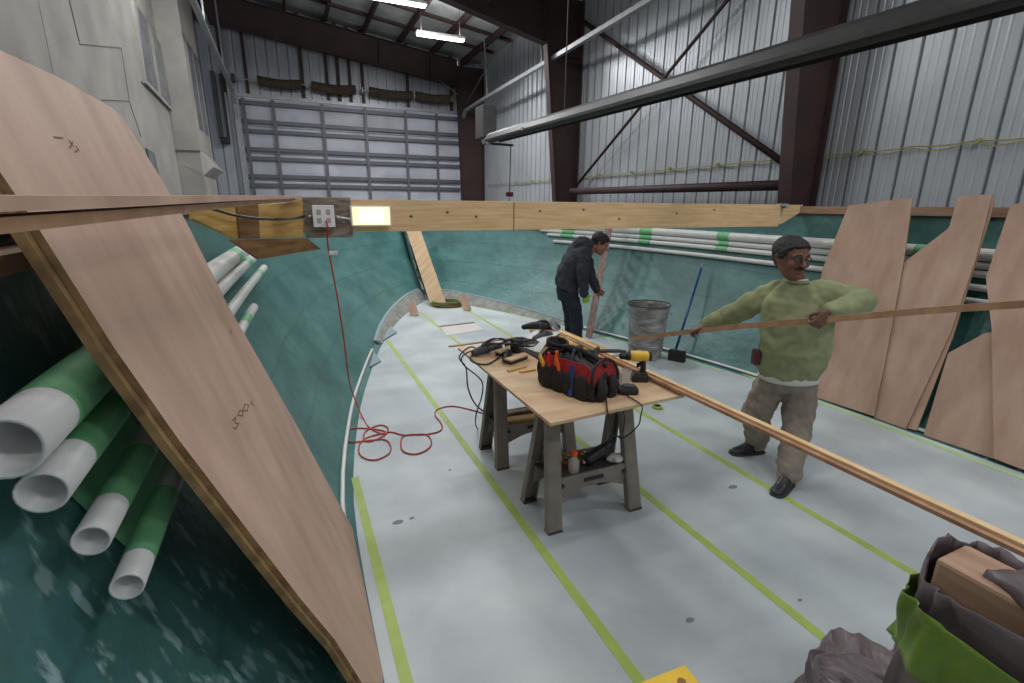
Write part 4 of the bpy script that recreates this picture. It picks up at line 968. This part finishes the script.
# push broom
t = thing('push_broom', 'push broom with a blue pole leaning on the right hull side', 'broom', onz(680, 356))
h0 = onz(676, 349, .12); h1 = onx(703, 263, 5.17); 
bm = B(); tube(bm, [h0, h0.lerp(h1, .93)], .016, 10); obj('pole', bm, M['bluepole'], t, smooth=True)
bm = B(); tube(bm, [h0.lerp(h1, .93), h1], [.013, .010], 10); obj('pole_tip', bm, M['silver'], t, smooth=True)
a_, b_ = onz(669, 355, .06), onz(685, 358, .06)
bm = B(); bar(bm, a_ + V((0, 0, .055)), b_ + V((0, 0, .055)), .07, .05); obj('head', bm, M['black'], t, bevel=.006)
bm = B(); bar(bm, a_ + V((0, 0, -.01)), b_ + V((0, 0, -.01)), .08, .095); obj('bristles', bm, M['blackf'], t)
# ladder
t = thing('ladder', 'narrow stained ladder leaning on the right hull beside the man in the dark hoodie', 'ladder', onz(588, 333))
l0 = onz(589, 334, .02); l1 = onx(610, 222, 4.72); l1 = l0 + (l1 - l0) * 1.13
ld = (l1 - l0); sdv = V((.55, .83, 0)).normalized() * .19
for s in (-1, 1):
    bm = B(); bar(bm, l0 + sdv * s, l1 + sdv * s, .03, .10, V((1, -.6, 0))); obj('rail', bm, M['ladder'], t, bevel=.004)
for k in range(1, 9):
    p = l0 + ld * (k / 9); bm = B(); bar(bm, p - sdv, p + sdv, .07, .025); obj('rung', bm, M['ladder'], t)
# rope / hose coil at the bow
c = onz(444, 306, .0); t = thing('hose_coil', 'flat coil of green and brown hose on the deck in the bow', 'hose', c)
for (m_, dz, o_) in ((M['hose'], .05, 0), (M['darktimber'], .02, .05), (M['hose'], .085, .03)):
    bm = B(); P = [c + RH * ((.27 + .03 * math.sin(k * .37 + o_ * 40)) * math.cos(k * .35) + o_) + FH * (.2 * math.sin(k * .35)) + V((0, 0, dz + .012 * math.sin(k * .2))) for k in range(74)]
    tube(bm, P, .016, 6); obj('loop', bm, m_, t, smooth=True)
# small tape roll right of the table
c = onz(657, 408); t = thing('tape_roll', 'small roll of lime tape on the deck right of the table', 'tape roll', c)
bm = B(); lathe(bm, c, [(.035, .001), (.05, .001), (.05, .026), (.035, .026), (.035, .001)], 20, cap=False); obj('tape', bm, M['ltape'], t)
bm = B(); lathe(bm, c, [(.030, .001), (.035, .001), (.035, .026), (.030, .026), (.030, .001)], 20, cap=False); obj('core', bm, M['greyd'], t)

# ================================================================== foreground right: post wrapped in plastic
pc = onz(935, 548, 1.0)
def noisy(p, s, a): return p + V((noise.noise(p * s), noise.noise(p * s + V((7, 3, 1))), noise.noise(p * s + V((1, 9, 4))))) * a
t = thing('wrapped_post', 'timber post wrapped in dark plastic and lime tape, lower right corner', 'wrapped post', (pc.x + .13, pc.y - .13, 0))
PX0, PY1 = pc.x - .045, pc.y - .003; PW, PD = .18, .44
cx, cy = PX0 + PW / 2, PY1 - PD / 2
bm = B(); box(bm, (cx, cy, .5), (PW - .03, PD - .03, .985)); obj('timber', bm, M['gunwale'], t, bevel=.012)
def wrap(z0, z1, grow, amp, n=72, rows=26, slant=0.0, zedge=None, sc=9):
    bm = B(); rings = []
    for j in range(rows + 1):
        q = j / rows; ring = []
        for k in range(n):
            a = 2 * math.pi * k / n; ca, sa = math.cos(a), math.sin(a)
            ex = math.copysign(abs(ca) ** .45, ca); ey = math.copysign(abs(sa) ** .45, sa)
            top = z1(a) if callable(z1) else z1
            bot = z0(a) if callable(z0) else z0
            z = bot + (top - bot) * q
            fl_ = grow * (1 + .8 * max(0, .35 - z) * 2)
            p = V((cx + ex * (PW / 2 + fl_), cy + ey * (PD / 2 + fl_), z))
            f = abs(noise.noise(V((a * 3.0, z * 3 + a, 1.3)) * 1.3)) * amp
            ring.append(p + V((ca, sa, 0)) * f + noisy(p, sc, .012) - p)
        rings.append(ring)
    loft(bm, rings, False); return bm
bm = wrap(.0, lambda a: .995 - .075 * max(0, math.cos(a - 2.75)) ** 3 + .012 * math.sin(a * 5), .008, .05)
o = obj('plastic_wrap', bm, M['drape'], t, smooth=True); s = o.modifiers.new('s', 'SOLIDIFY'); s.thickness = .003
bm = wrap(lambda a: .62 - .07 * math.cos(a + .9), lambda a: .80 - .07 * math.cos(a + .9), .035, .05, rows=10)
o = obj('tape_band', bm, mat('dark_lime_tape', srgb(118, 148, 56), .4, col2=srgb(96, 126, 44), scale=8, bump=.5, bscale=12), t, smooth=True); s = o.modifiers.new('s', 'SOLIDIFY'); s.thickness = .002
# folded plastic over the top
bm = B(); rings = []
for i in range(13):
    u = i / 12; ring = []
    for j in range(13):
        v = j / 12; p = V((PX0 - .01 + .05 * (1 - u) * max(0, 1 - v * 4) + .02 * math.sin(v * 9) * (1 - u) + u * (PW + .0), PY1 - .10 - .06 * u - v * (PD - .06), 1.0))
        p.z += .010 + .05 * abs(noise.noise(p * 11)) - .05 * max(0, u - .85) - .06 * max(0, .08 - u) * 8
        ring.append(p)
    rings.append(ring)
loft(bm, rings, False, closed=False); o = obj('top_fold', bm, M['drape'], t, smooth=True); s = o.modifiers.new('s', 'SOLIDIFY'); s.thickness = .004
# bunched sheet at the foot
dc = onz(850, 668, .30)
t = thing('plastic_sheet', 'crumpled brownish plastic sheet heaped beside the wrapped post', 'plastic sheet', (dc.x, dc.y, 0))
bm = B(); rings = []
N_ = 80
for j in range(30):
    q = j / 29; ring = []
    for k in range(N_):
        a = 2 * math.pi * k / N_; r = .34 * (1 - q) ** .55 + .01; z = .30 * math.sin(q * math.pi / 2) ** .9
        r *= 1 + .28 * noise.noise(V((math.cos(a) * 1.6, math.sin(a) * 1.6, q * 1.5))) 
        p = V((dc.x + .10 + math.cos(a) * r * 1.1, dc.y - .12 + math.sin(a) * r * .8, z * (1 + .15 * math.cos(a * 2)) ))
        p += V((math.cos(a), math.sin(a), .8)) * (abs(noise.noise(p * 5)) * .17 + abs(noise.noise(p * 11)) * .05 - .04) * min(1, q * 6)
        p.z = max(.004, p.z); ring.append(p)
    rings.append(ring)
loft(bm, rings); o = obj('sheet', bm, M['drape'], t, smooth=False)
# yellow step stool corner
yc = onz(685, 663, .45); ya_ = onz(640, 681, .45); yb_ = onz(705, 683, .45)
d1 = (ya_ - yc).normalized(); d2 = V((-d1.y, d1.x, 0)); d2 = d2 if d2.dot(yb_ - yc) > 0 else -d2
t = thing('step_stool', 'yellow plastic step stool cut off at the bottom edge', 'stool', yc + d1 * .18 + d2 * .15 - V((0, 0, .45)))
P = [yc, yc + d1 * .36, yc + d1 * .36 + d2 * .30, yc + d2 * .30]
bm = B(); prism(bm, P, (0, 0, -.035)); tp = obj('top', bm, M['yellow'], t, bevel=.01)
bm = B(); h = yc + d1 * .055 + d2 * .05; tube(bm, [h + V((0, 0, -.01)), h + V((0, 0, .0012))], .014, 16); obj('hole', bm, M['darktimber'], tp)
for a, b in ((.04, .04), (.32, .04), (.04, .26), (.32, .26)):
    p = yc + d1 * a + d2 * b; q = p + (d1 * (a - .18) + d2 * (b - .15)) * .25
    bm = B(); bar(bm, V((p.x, p.y, .42)), V((q.x, q.y, .002)), .05, .04); obj('leg', bm, M['yellow'], t, bevel=.006)

# ================================================================== people
def head_mesh(bm, c, f, upv, s, jaw=1.0):
    """one head: skull, jaw, nose, lips, brow, ears; c is the head centre, f the way it looks, s the half height"""
    f = f.normalized(); upv = (upv - f * upv.dot(f)).normalized(); r = f.cross(upv)
    P = lambda x, y, z: c + r * (x * s) + f * (y * s) + upv * (z * s)
    prof = [(-1.0, .14, .60, .12), (-.95, .28, .68, -.0), (-.85, .40, .74, -.14), (-.68, .50, .755, -.32), (-.5, .56, .755, -.46), (-.3, .60, .75, -.60), (-.1, .63, .76, -.70), (.1, .655, .77, -.78), (.3, .67, .78, -.82), (.5, .655, .74, -.82), (.68, .60, .64, -.76), (.84, .47, .45, -.62), (.95, .28, .2, -.40), (1.0, .1, .0, -.2)]
    rings = []
    for z, w, yf, yb in prof:
        cy, ry = (yf + yb) / 2, (yf - yb) / 2
        ring = []
        for k in range(20):
            a = 2 * math.pi * k / 20; sy = math.sin(a)
            ring.append(P(math.cos(a) * w, cy + math.copysign(abs(sy) ** .9, sy) * ry, z))
        rings.append(ring)
    loft(bm, rings)
    m = Matrix((r, f, upv)).transposed()
    limb(bm, [P(0, .74, .12), P(0, .86, -.12), P(0, .92, -.24)], [.07 * s, .10 * s, .125 * s], n=10)      # nose
    for q in (-1, 1): ball(bm, P(q * .10, .84, -.27), .07 * s, .08 * s, .06 * s, m)
    limb(bm, [P(-.42, .62, .17), P(-.2, .74, .21), P(0, .74, .16), P(.2, .74, .21), P(.42, .62, .17)], [.07 * s, .09 * s, .07 * s, .09 * s, .07 * s], n=8)   # brow
    limb(bm, [P(-.2, .72, -.50), P(0, .79, -.48), P(.2, .72, -.50)], [.035 * s, .06 * s, .035 * s], n=8)
    limb(bm, [P(-.18, .72, -.58), P(0, .78, -.585), P(.18, .72, -.58)], [.035 * s, .06 * s, .035 * s], n=8)
    ball(bm, P(0, .64, -.85), .22 * s, .16 * s, .16 * s, m)                                               # chin
    for q in (-1, 1):
        ball(bm, P(q * .40, .58, -.22), .2 * s, .17 * s, .18 * s, m)                                      # cheeks
        limb(bm, [P(q * .66, -.06, .16), P(q * .74, -.16, .10), P(q * .72, -.14, -.12), P(q * .64, -.02, -.24)], [.05 * s, .075 * s, .06 * s, .05 * s], n=8)   # ears
    return P, m, r, f, upv
def hair_mesh(bm, P, s, m):
    ball(bm, P(0, -.20, .36), .75 * s, .90 * s, .76 * s, m, n=20)
    ball(bm, P(0, -.36, -.02), .62 * s, .52 * s, .58 * s, m, n=16)
    limb(bm, [P(-.60, .26, .42), P(-.48, .48, .56), P(-.26, .62, .63), P(0, .665, .65), P(.26, .62, .63), P(.48, .48, .56), P(.60, .26, .42)], [.10 * s, .09 * s, .085 * s, .085 * s, .085 * s, .09 * s, .10 * s], n=10)
    ball(bm, P(0, .14, .62), .60 * s, .54 * s, .40 * s, m, n=16)
    for q in (-1, 1): ball(bm, P(q * .60, .06, .26), .14 * s, .34 * s, .32 * s, m)
def hand(bm, wrist, dirv, palmn, s=1.0, curl=1.0, side=1, spread=.0):
    """palm, four bent fingers and a thumb. dirv: wrist to knuckles, palmn: out of the palm, side: thumb side sign"""
    d = V(dirv).normalized(); n = V(palmn); n = (n - d * n.dot(d)).normalized(); t = d.cross(n) * side
    w = V(wrist)
    for q, rr in ((-.026, .0145), (-.009, .016), (.010, .016), (.028, .0145)):
        limb(bm, [w + t * q * .6 * s, w + (d * .045 + t * q) * s, w + (d * .088 + t * q) * s], [rr * s, rr * 1.05 * s, .012 * s], n=8, k=2)
    for i, (q, L) in enumerate(((.030, .068), (.010, .078), (-.010, .072), (-.029, .056))):
        b = w + (d * .085 + t * q) * s; a1 = .55 * curl; a2 = 1.5 * curl; a3 = 2.3 * curl
        v = lambda a: d * math.cos(a) + n * math.sin(a)
        p1 = b + v(a1) * L * .42 * s; p2 = p1 + v(a2) * L * .34 * s; p3 = p2 + v(a3) * L * .28 * s
        limb(bm, [b, p1, p2, p3], [.0098 * s, .0094 * s, .0088 * s, .0078 * s], n=8, k=3)
    b = w + (d * .022 + t * .026) * s
    limb(bm, [b, b + (d * .028 + t * .026 + n * .012) * s, b + (d * .050 + t * .028 + n * .036 * max(.4, curl)) * s, b + (d * .060 + t * .014 + n * .056 * max(.4, curl)) * s], [.015 * s, .0125 * s, .011 * s, .009 * s], n=8, k=3)

def person(lab, J, Rz, mats, opts):
    """J: joint positions; builds the continuous body, then the clothing over it"""
    t = thing('person', lab, 'person', opts['base'])
    F, SD = opts['front'].normalized(), opts['side'].normalized()   # torso front, torso left-to-right as seen
    def torso(bm, grow, top=True, hem=None):
        rings = []
        for key, rx, ry in opts['torso']:
            c = J[key]
            rings.append(circ(c, SD, opts.get('tfront', F), rx + grow, ry + grow, 20))
        loft(bm, rings)
    bm = B()
    torso(bm, -.02)
    limb(bm, [J['neckb'] + V((0, 0, -.04)), J['neckb'], J['headb']], [.062, .056, .056], n=14)
    P, hm, r_, f_, u_ = head_mesh(bm, J['head'], opts['look'], opts['headup'], opts['hs'])
    for s in 'ab':
        limb(bm, [J['sh' + s], J['el' + s], J['wr' + s]], [.048, .042, .038, .031, .027], n=12)
        limb(bm, [J['hip' + s], J['kn' + s], J['an' + s]], [.082, .07, .055, .052, .040], n=12)
        gd = V((J['toe' + s].x - J['an' + s].x, J['toe' + s].y - J['an' + s].y, 0)).normalized(); ak = V((J['an' + s].x, J['an' + s].y, 0))
        limb(bm, [ak - gd * .03 + V((0, 0, .065)), ak + gd * .06 + V((0, 0, .05)), ak + gd * .14 + V((0, 0, .036))], [.026, .024, .018], n=10)
        hand(bm, *opts['hand' + s])
    body = obj('body', bm, mats['skin'], t, smooth=True); bake(body, .0052, 3)
    # face details
    s = opts['hs']
    for q in (-1, 1):
        bm = B(); ball(bm, P(q * .27, .665, .035), .088 * s, .088 * s, .07 * s, hm); e = obj('eye', bm, M['eyew'], t, smooth=True)
        bm = B(); ball(bm, P(q * .275, .745, .035), .034 * s, .02 * s, .034 * s, hm); obj('iris', bm, M['hair'], e, smooth=True)
        bm = B(); limb(bm, [P(q * .42, .70, .21), P(q * .27, .80, .26), P(q * .12, .80, .22)], [.02 * s, .035 * s, .025 * s], n=8); obj('eyebrow', bm, M['hair'], t, smooth=True)
    bm = B(); hair_mesh(bm, P, s, hm); h = obj('hair', bm, M['hair'], t, smooth=True); bake(h, .008, 3, .012, .02)
    return t, P, hm
# ---- the man in green
b0 = (onz(783, 480) + onz(750, 447)) * .5
J = {}
J['toea'] = onz(735, 450, .035); J['ana'] = pd(757, 441, 3.56); J['ana'].z = .10
J['kna'] = pd(757, 413, 3.44); J['hipa'] = pd(774, 376, 3.40)
J['toeb'] = onz(777, 491, .035); J['anb'] = onz(789, 473, .10)
J['knb'] = pd(797, 424, 3.28); J['hipb'] = pd(802, 378, 3.36)
J['hem'] = pd(788, 376, 3.38); J['hip'] = pd(789, 366, 3.36); J['belly'] = pd(795, 350, 3.31); J['chest'] = pd(797, 322, 3.30); J['uch'] = pd(796, 301, 3.30); J['shl'] = pd(796, 288, 3.31)
J['neckb'] = pd(796, 283, 3.30); J['headb'] = pd(794, 268, 3.27); J['head'] = pd(791, 258, 3.24)
J['sha'] = pd(771, 294, 3.38); J['ela'] = pd(735, 313, 3.55); J['wra'] = pd(704, 326, 3.70)
J['shb'] = pd(824, 294, 3.28); J['elb'] = pd(863, 300, 3.14); J['wrb'] = pd(829, 313, 3.00)
hb0 = pd(815, 319, 2.95); ha0 = pd(692, 330, 3.78)
bd = (ha0 - hb0).normalized()                      # along the batten
wa = J['wra']; wb = J['wrb']
J['wrb'] = pd(815, 320.5, 2.965) + RH * .058 + ZZ * .062 - FH * .035; wb = J['wrb']
HB = pd(818, 318.5, 2.95); HA = pd(692, 330.5, 3.74)
opt = dict(base=(b0.x, b0.y, 0), front=-FH, side=RH, hs=.132, look=(RH * .22 - FH * .97 + ZZ * -.06), headup=ZZ + RH * .04,
           torso=[('hem', .165, .11), ('hip', .175, .12), ('belly', .19, .135), ('chest', .20, .125), ('uch', .185, .105), ('shl', .11, .07)],
           handa=(wa, (HA - wa), V((0, 0, -1)) + FH * .2 , 1.0, 1.0, -1), handb=(wb, -RH * .55 - ZZ * .75, FH, 1.0, 1.0, -1))
man, P, hm = person('man in a sage green sweatshirt and khaki trousers holding a long thin batten', J, None, dict(skin=M['skin']), opt)
s = opt['hs']
# sweatshirt
bm = B(); rings = []
for key, rx, ry in (('hem', .205, .155), ('hip', .232, .175), ('belly', .245, .185), ('chest', .238, .165), ('uch', .215, .140), ('shl', .150, .105)):
    rings.append(circ(J[key], RH, -FH, rx, ry, 24))
rings.append(circ(J['neckb'] + V((0, 0, .0)), RH, -FH, .075, .072, 24)); loft(bm, rings)
for q in 'ab':
    limb(bm, [J['sh' + q] + (RH * (.03 if q == 'a' else -.03)), J['sh' + q].lerp(J['el' + q], .5), J['el' + q], J['el' + q].lerp(J['wr' + q], .5), J['el' + q].lerp(J['wr' + q], .93)], [.094, .086, .078, .068, .052], n=16)
sw = obj('sweatshirt', bm, M['sweater'], man, smooth=True); bake(sw, .009, 4, .034, .085)
bm = B(); limb(bm, circ(J['neckb'] + V((0, 0, .012)), RH, -FH, .070, .068, 14) + [circ(J['neckb'] + V((0, 0, .012)), RH, -FH, .070, .068, 14)[0]], [.014, .014], n=8, k=2); obj('collar', bm, M['sweater'], sw, smooth=True)
bm = B(); limb(bm, circ(J['neckb'] + V((0, 0, .022)), RH, -FH, .060, .059, 14)[1:8], [.012, .012], n=8, k=2); o = obj('undershirt_collar', bm, M['tshirt'], man, smooth=True)
bm = B(); rings = [circ(J['hem'] + V((0, 0, dz)) + RH * dx, RH, -FH, rx, ry, 28) for dz, rx, ry, dx in ((.05, .20, .15, 0), (.0, .212, .160, 0), (-.022, .208, .158, .008), (-.026, .195, .148, .008))]; loft(bm, rings); o = obj('undershirt_hem', bm, M['tshirt'], man, smooth=True)
# trousers
bm = B()
crot = (J['hipa'] + J['hipb']) * .5
loft(bm, [circ(J['hem'] + V((0, 0, .05)), RH, -FH, .178, .14, 20), circ(J['hem'] + V((0, 0, -.02)), RH, -FH, .188, .15, 20), circ(crot + V((0, 0, -.045)), RH, -FH, .195, .145, 20), circ(crot + V((0, 0, -.10)), RH, -FH, .17, .12, 20)])
for q in 'ab':
    limb(bm, [J['hip' + q] + V((0, 0, -.02)), J['hip' + q].lerp(J['kn' + q], .55), J['kn' + q], J['kn' + q].lerp(J['an' + q], .6), J['an' + q] + V((0, 0, -.0))], [.104, .108, .100, .090, .080], n=18)
tr = obj('trousers', bm, M['khaki'], man, smooth=True); bake(tr, .010, 4, .036, .07)
def shoe(an, toe, m, par):
    d = (toe - an); d.z = 0; d.normalize(); n = V((-d.y, d.x, 0)); heel = V((an.x, an.y, 0)) - d * .065; L = .285
    sec = [(0, .028, .06), (.03, .040, .105), (.09, .044, .125), (.14, .046, .105), (.19, .048, .066), (.235, .046, .055), (.27, .034, .042), (L, .016, .026)]
    bm = B(); rings = []
    for x, w, h in sec:
        c = heel + d * x; rings.append([c + n * w * a + V((0, 0, b * h)) for a, b in ((-1, .12), (-.85, .02), (.85, .02), (1, .12), (1, .45), (.75, .85), (.3, 1), (-.3, 1), (-.75, .85), (-1, .45))])
    loft(bm, rings); o = obj('shoe', bm, m, par, smooth=True); sb = o.modifiers.new('s', 'SUBSURF'); sb.levels = 2; sb.render_levels = 2
    bm = B(); rings = []
    for x, w, h in sec:
        c = heel + d * (x * 1.01 - .002); rings.append([c + n * (w + .005) * a + V((0, 0, b)) for a, b in ((-1, .001), (1, .001), (1, .018), (-1, .018))])
    loft(bm, rings); obj('sole', bm, M['greyd'], o)
    bm = B()
    P_ = []
    for k in range(5): 
        c = heel + d * (.115 + k * .02) + V((0, 0, .098 - k * .009)); P_ += [c + n * (.022 if k % 2 else -.022), c + n * (-.022 if k % 2 else .022)]
    tube(bm, P_, .0025, 5); obj('laces', bm, M['white'] if m is M['shoe'] else M['black'], o)
for q in 'ab': shoe(J['an' + q], J['toe' + q], M['shoe'], man)
# glasses, moustache, pencil behind the ear, phone pouch
bm = B()
for q in (-1, 1):
    tube(bm, [P(q * .29 + .19 * math.cos(a), .84 - .06 * abs(math.cos(a)) * (1 if q * math.cos(a) > 0 else 0), .03 + .13 * math.sin(a)) for a in [k * math.pi / 8 for k in range(17)]], .0022, 6)
    tube(bm, [P(q * .48, .78, .06), P(q * .66, .45, .08), P(q * .71, -.05, .10)], .0024, 6)
tube(bm, [P(-.10, .86, .05), P(.10, .86, .05)], .0022, 6)
obj('glasses', bm, M['black'], man)
bm = B(); limb(bm, [P(-.26, .74, -.42), P(-.1, .84, -.385), P(.1, .84, -.385), P(.26, .74, -.42)], [.035 * s, .06 * s, .06 * s, .035 * s], n=8); obj('moustache', bm, M['hair'], man, smooth=True)
bm = B(); c = P(-.76, -.1, .1); tube(bm, [P(-.79, -.22, -.28), P(-.80, .02, .46)], .0045, 6)
tag(obj('pencil', bm, M['yellow']), 'yellow pencil tucked behind the ear of the man in green', 'pencil')
c = pd(756, 357, 3.34); bm = B(); box(bm, c, (.045, .07, .11), rz=-YAW); tag(obj('phone_pouch', bm, mat('maroon', srgb(84, 34, 40), .6), bevel=.012), 'small maroon pouch on the right hip of the man in green', 'pouch')
# the batten he holds
P_ = [pd(1180, 293, 2.10), pd(1024, 304, 2.36), pd(930, 310.5, 2.62), pd(815, 320.5, 2.965), pd(750, 325.5, 3.30), pd(692, 331.5, 3.76), pd(632, 339, 4.35)]
Q = spline(P_, 4); bm = B(); rings = []
for i, p in enumerate(Q):
    d = (Q[min(i + 1, len(Q) - 1)] - Q[max(i - 1, 0)]).normalized(); n = d.cross(ZZ).normalized(); u = n.cross(d)
    rings.append([p + n * a * .007 + u * b * .019 for a, b in ((-1, -1), (1, -1), (1, 1), (-1, 1))])
loft(bm, rings); tag(obj('long_batten', bm, M['batten']), 'long thin batten held level by the man in green', 'batten')

# ---- the man in the hoodie, side on, leaning towards the ladder
D = 6.3
J = {}
J['toea'] = onz(583, 350, .035); J['ana'] = pd(571, 346, D); J['ana'].z = .10
base = V((J['ana'].x, J['ana'].y, 0))
def q2(x, y, d=0): return pd(x, y, D + d)
J['ana'] = q2(571, 342, .12); J['ana'].z = .10; J['toea'] = J['ana'] + RH * .16 + V((0, 0, -.065))
J['anb'] = q2(577, 343, -.14); J['anb'].z = .10; J['toeb'] = J['anb'] + RH * .16 + V((0, 0, -.065))
J['kna'] = q2(570, 314, .10); J['knb'] = q2(576, 316, -.11)
J['hipa'] = q2(567, 290, .09); J['hipb'] = q2(569, 291, -.09)
J['hem'] = q2(567, 290); J['hip'] = q2(567, 284); J['belly'] = q2(568, 276); J['chest'] = q2(574, 263); J['uch'] = q2(580, 254); J['shl'] = q2(586, 247)
J['neckb'] = q2(590, 248); J['headb'] = q2(596, 245); J['head'] = q2(600, 243.5)
J['sha'] = q2(584, 253, .17); J['ela'] = q2(590, 274, .2); J['wra'] = q2(597, 290, .05)
J['shb'] = q2(584, 254, -.17); J['elb'] = q2(583, 277, -.24); J['wrb'] = q2(584, 294, -.16)
tax = (J['uch'] - J['belly']).normalized()
tf = (RH - tax * RH.dot(tax)).normalized()
opt2 = dict(base=(base.x, base.y, 0), front=tf, side=FH, tfront=tf, hs=.125, look=RH * .9 + ZZ * -.5 - FH * .12, headup=ZZ * .8 + RH * .5,
            torso=[('hem', .155, .115), ('hip', .16, .12), ('belly', .16, .12), ('chest', .18, .12), ('uch', .18, .11), ('shl', .10, .07)],
            handa=(J['wra'], q2(604, 294, -.02) - J['wra'], FH * -1, 1.0, .8, 1), handb=(J['wrb'], q2(587, 303, -.12) - J['wrb'], FH, 1.0, .7, 1))
man2, P, hm = person('man in a charcoal hoodie and dark jeans bending beside the ladder', J, None, dict(skin=M['skin2']), opt2)
bm = B(); rings = []
for key, rx, ry in (('hem', .205, .165), ('hip', .21, .17), ('belly', .205, .165), ('chest', .215, .165), ('uch', .205, .15), ('shl', .13, .10)): rings.append(circ(J[key], FH, tf, rx, ry, 22))
loft(bm, rings)
for q in 'ab': limb(bm, [J['sh' + q] * .85 + J['uch'] * .15, J['sh' + q].lerp(J['el' + q], .5), J['el' + q], J['el' + q].lerp(J['wr' + q], .95)], [.09, .084, .076, .056], n=14)
limb(bm, [J['shl'] + RH * .02 + V((0, 0, .02)), J['shl'] - RH * .06 + V((0, 0, .04)), J['uch'] - RH * .09 + V((0, 0, .05))], [.085, .10, .075], n=14)
hd = obj('hoodie', bm, M['hoodie'], man2, smooth=True); bake(hd, .010, 4, .03, .08)
bm = B(); loft(bm, [circ(J['hip'], FH, RH, .165, .13, 18), circ(J['hem'] + V((0, 0, -.12)), FH, RH, .17, .13, 18)])
for q in 'ab': limb(bm, [J['hip' + q], J['kn' + q], J['an' + q]], [.10, .098, .085, .078, .075], n=16)
tr = obj('jeans', bm, M['jeans'], man2, smooth=True); bake(tr, .010, 4, .028, .07)
for q in 'ab': shoe(J['an' + q], J['toe' + q], M['greyd'], man2)
bm = B(); hand(bm, J['wrb'], q2(587, 303, -.12) - J['wrb'], FH, 1.12, .7, 1); g_ = obj('glove', bm, M['glove'], man2, smooth=True); bake(g_, .006, 3)
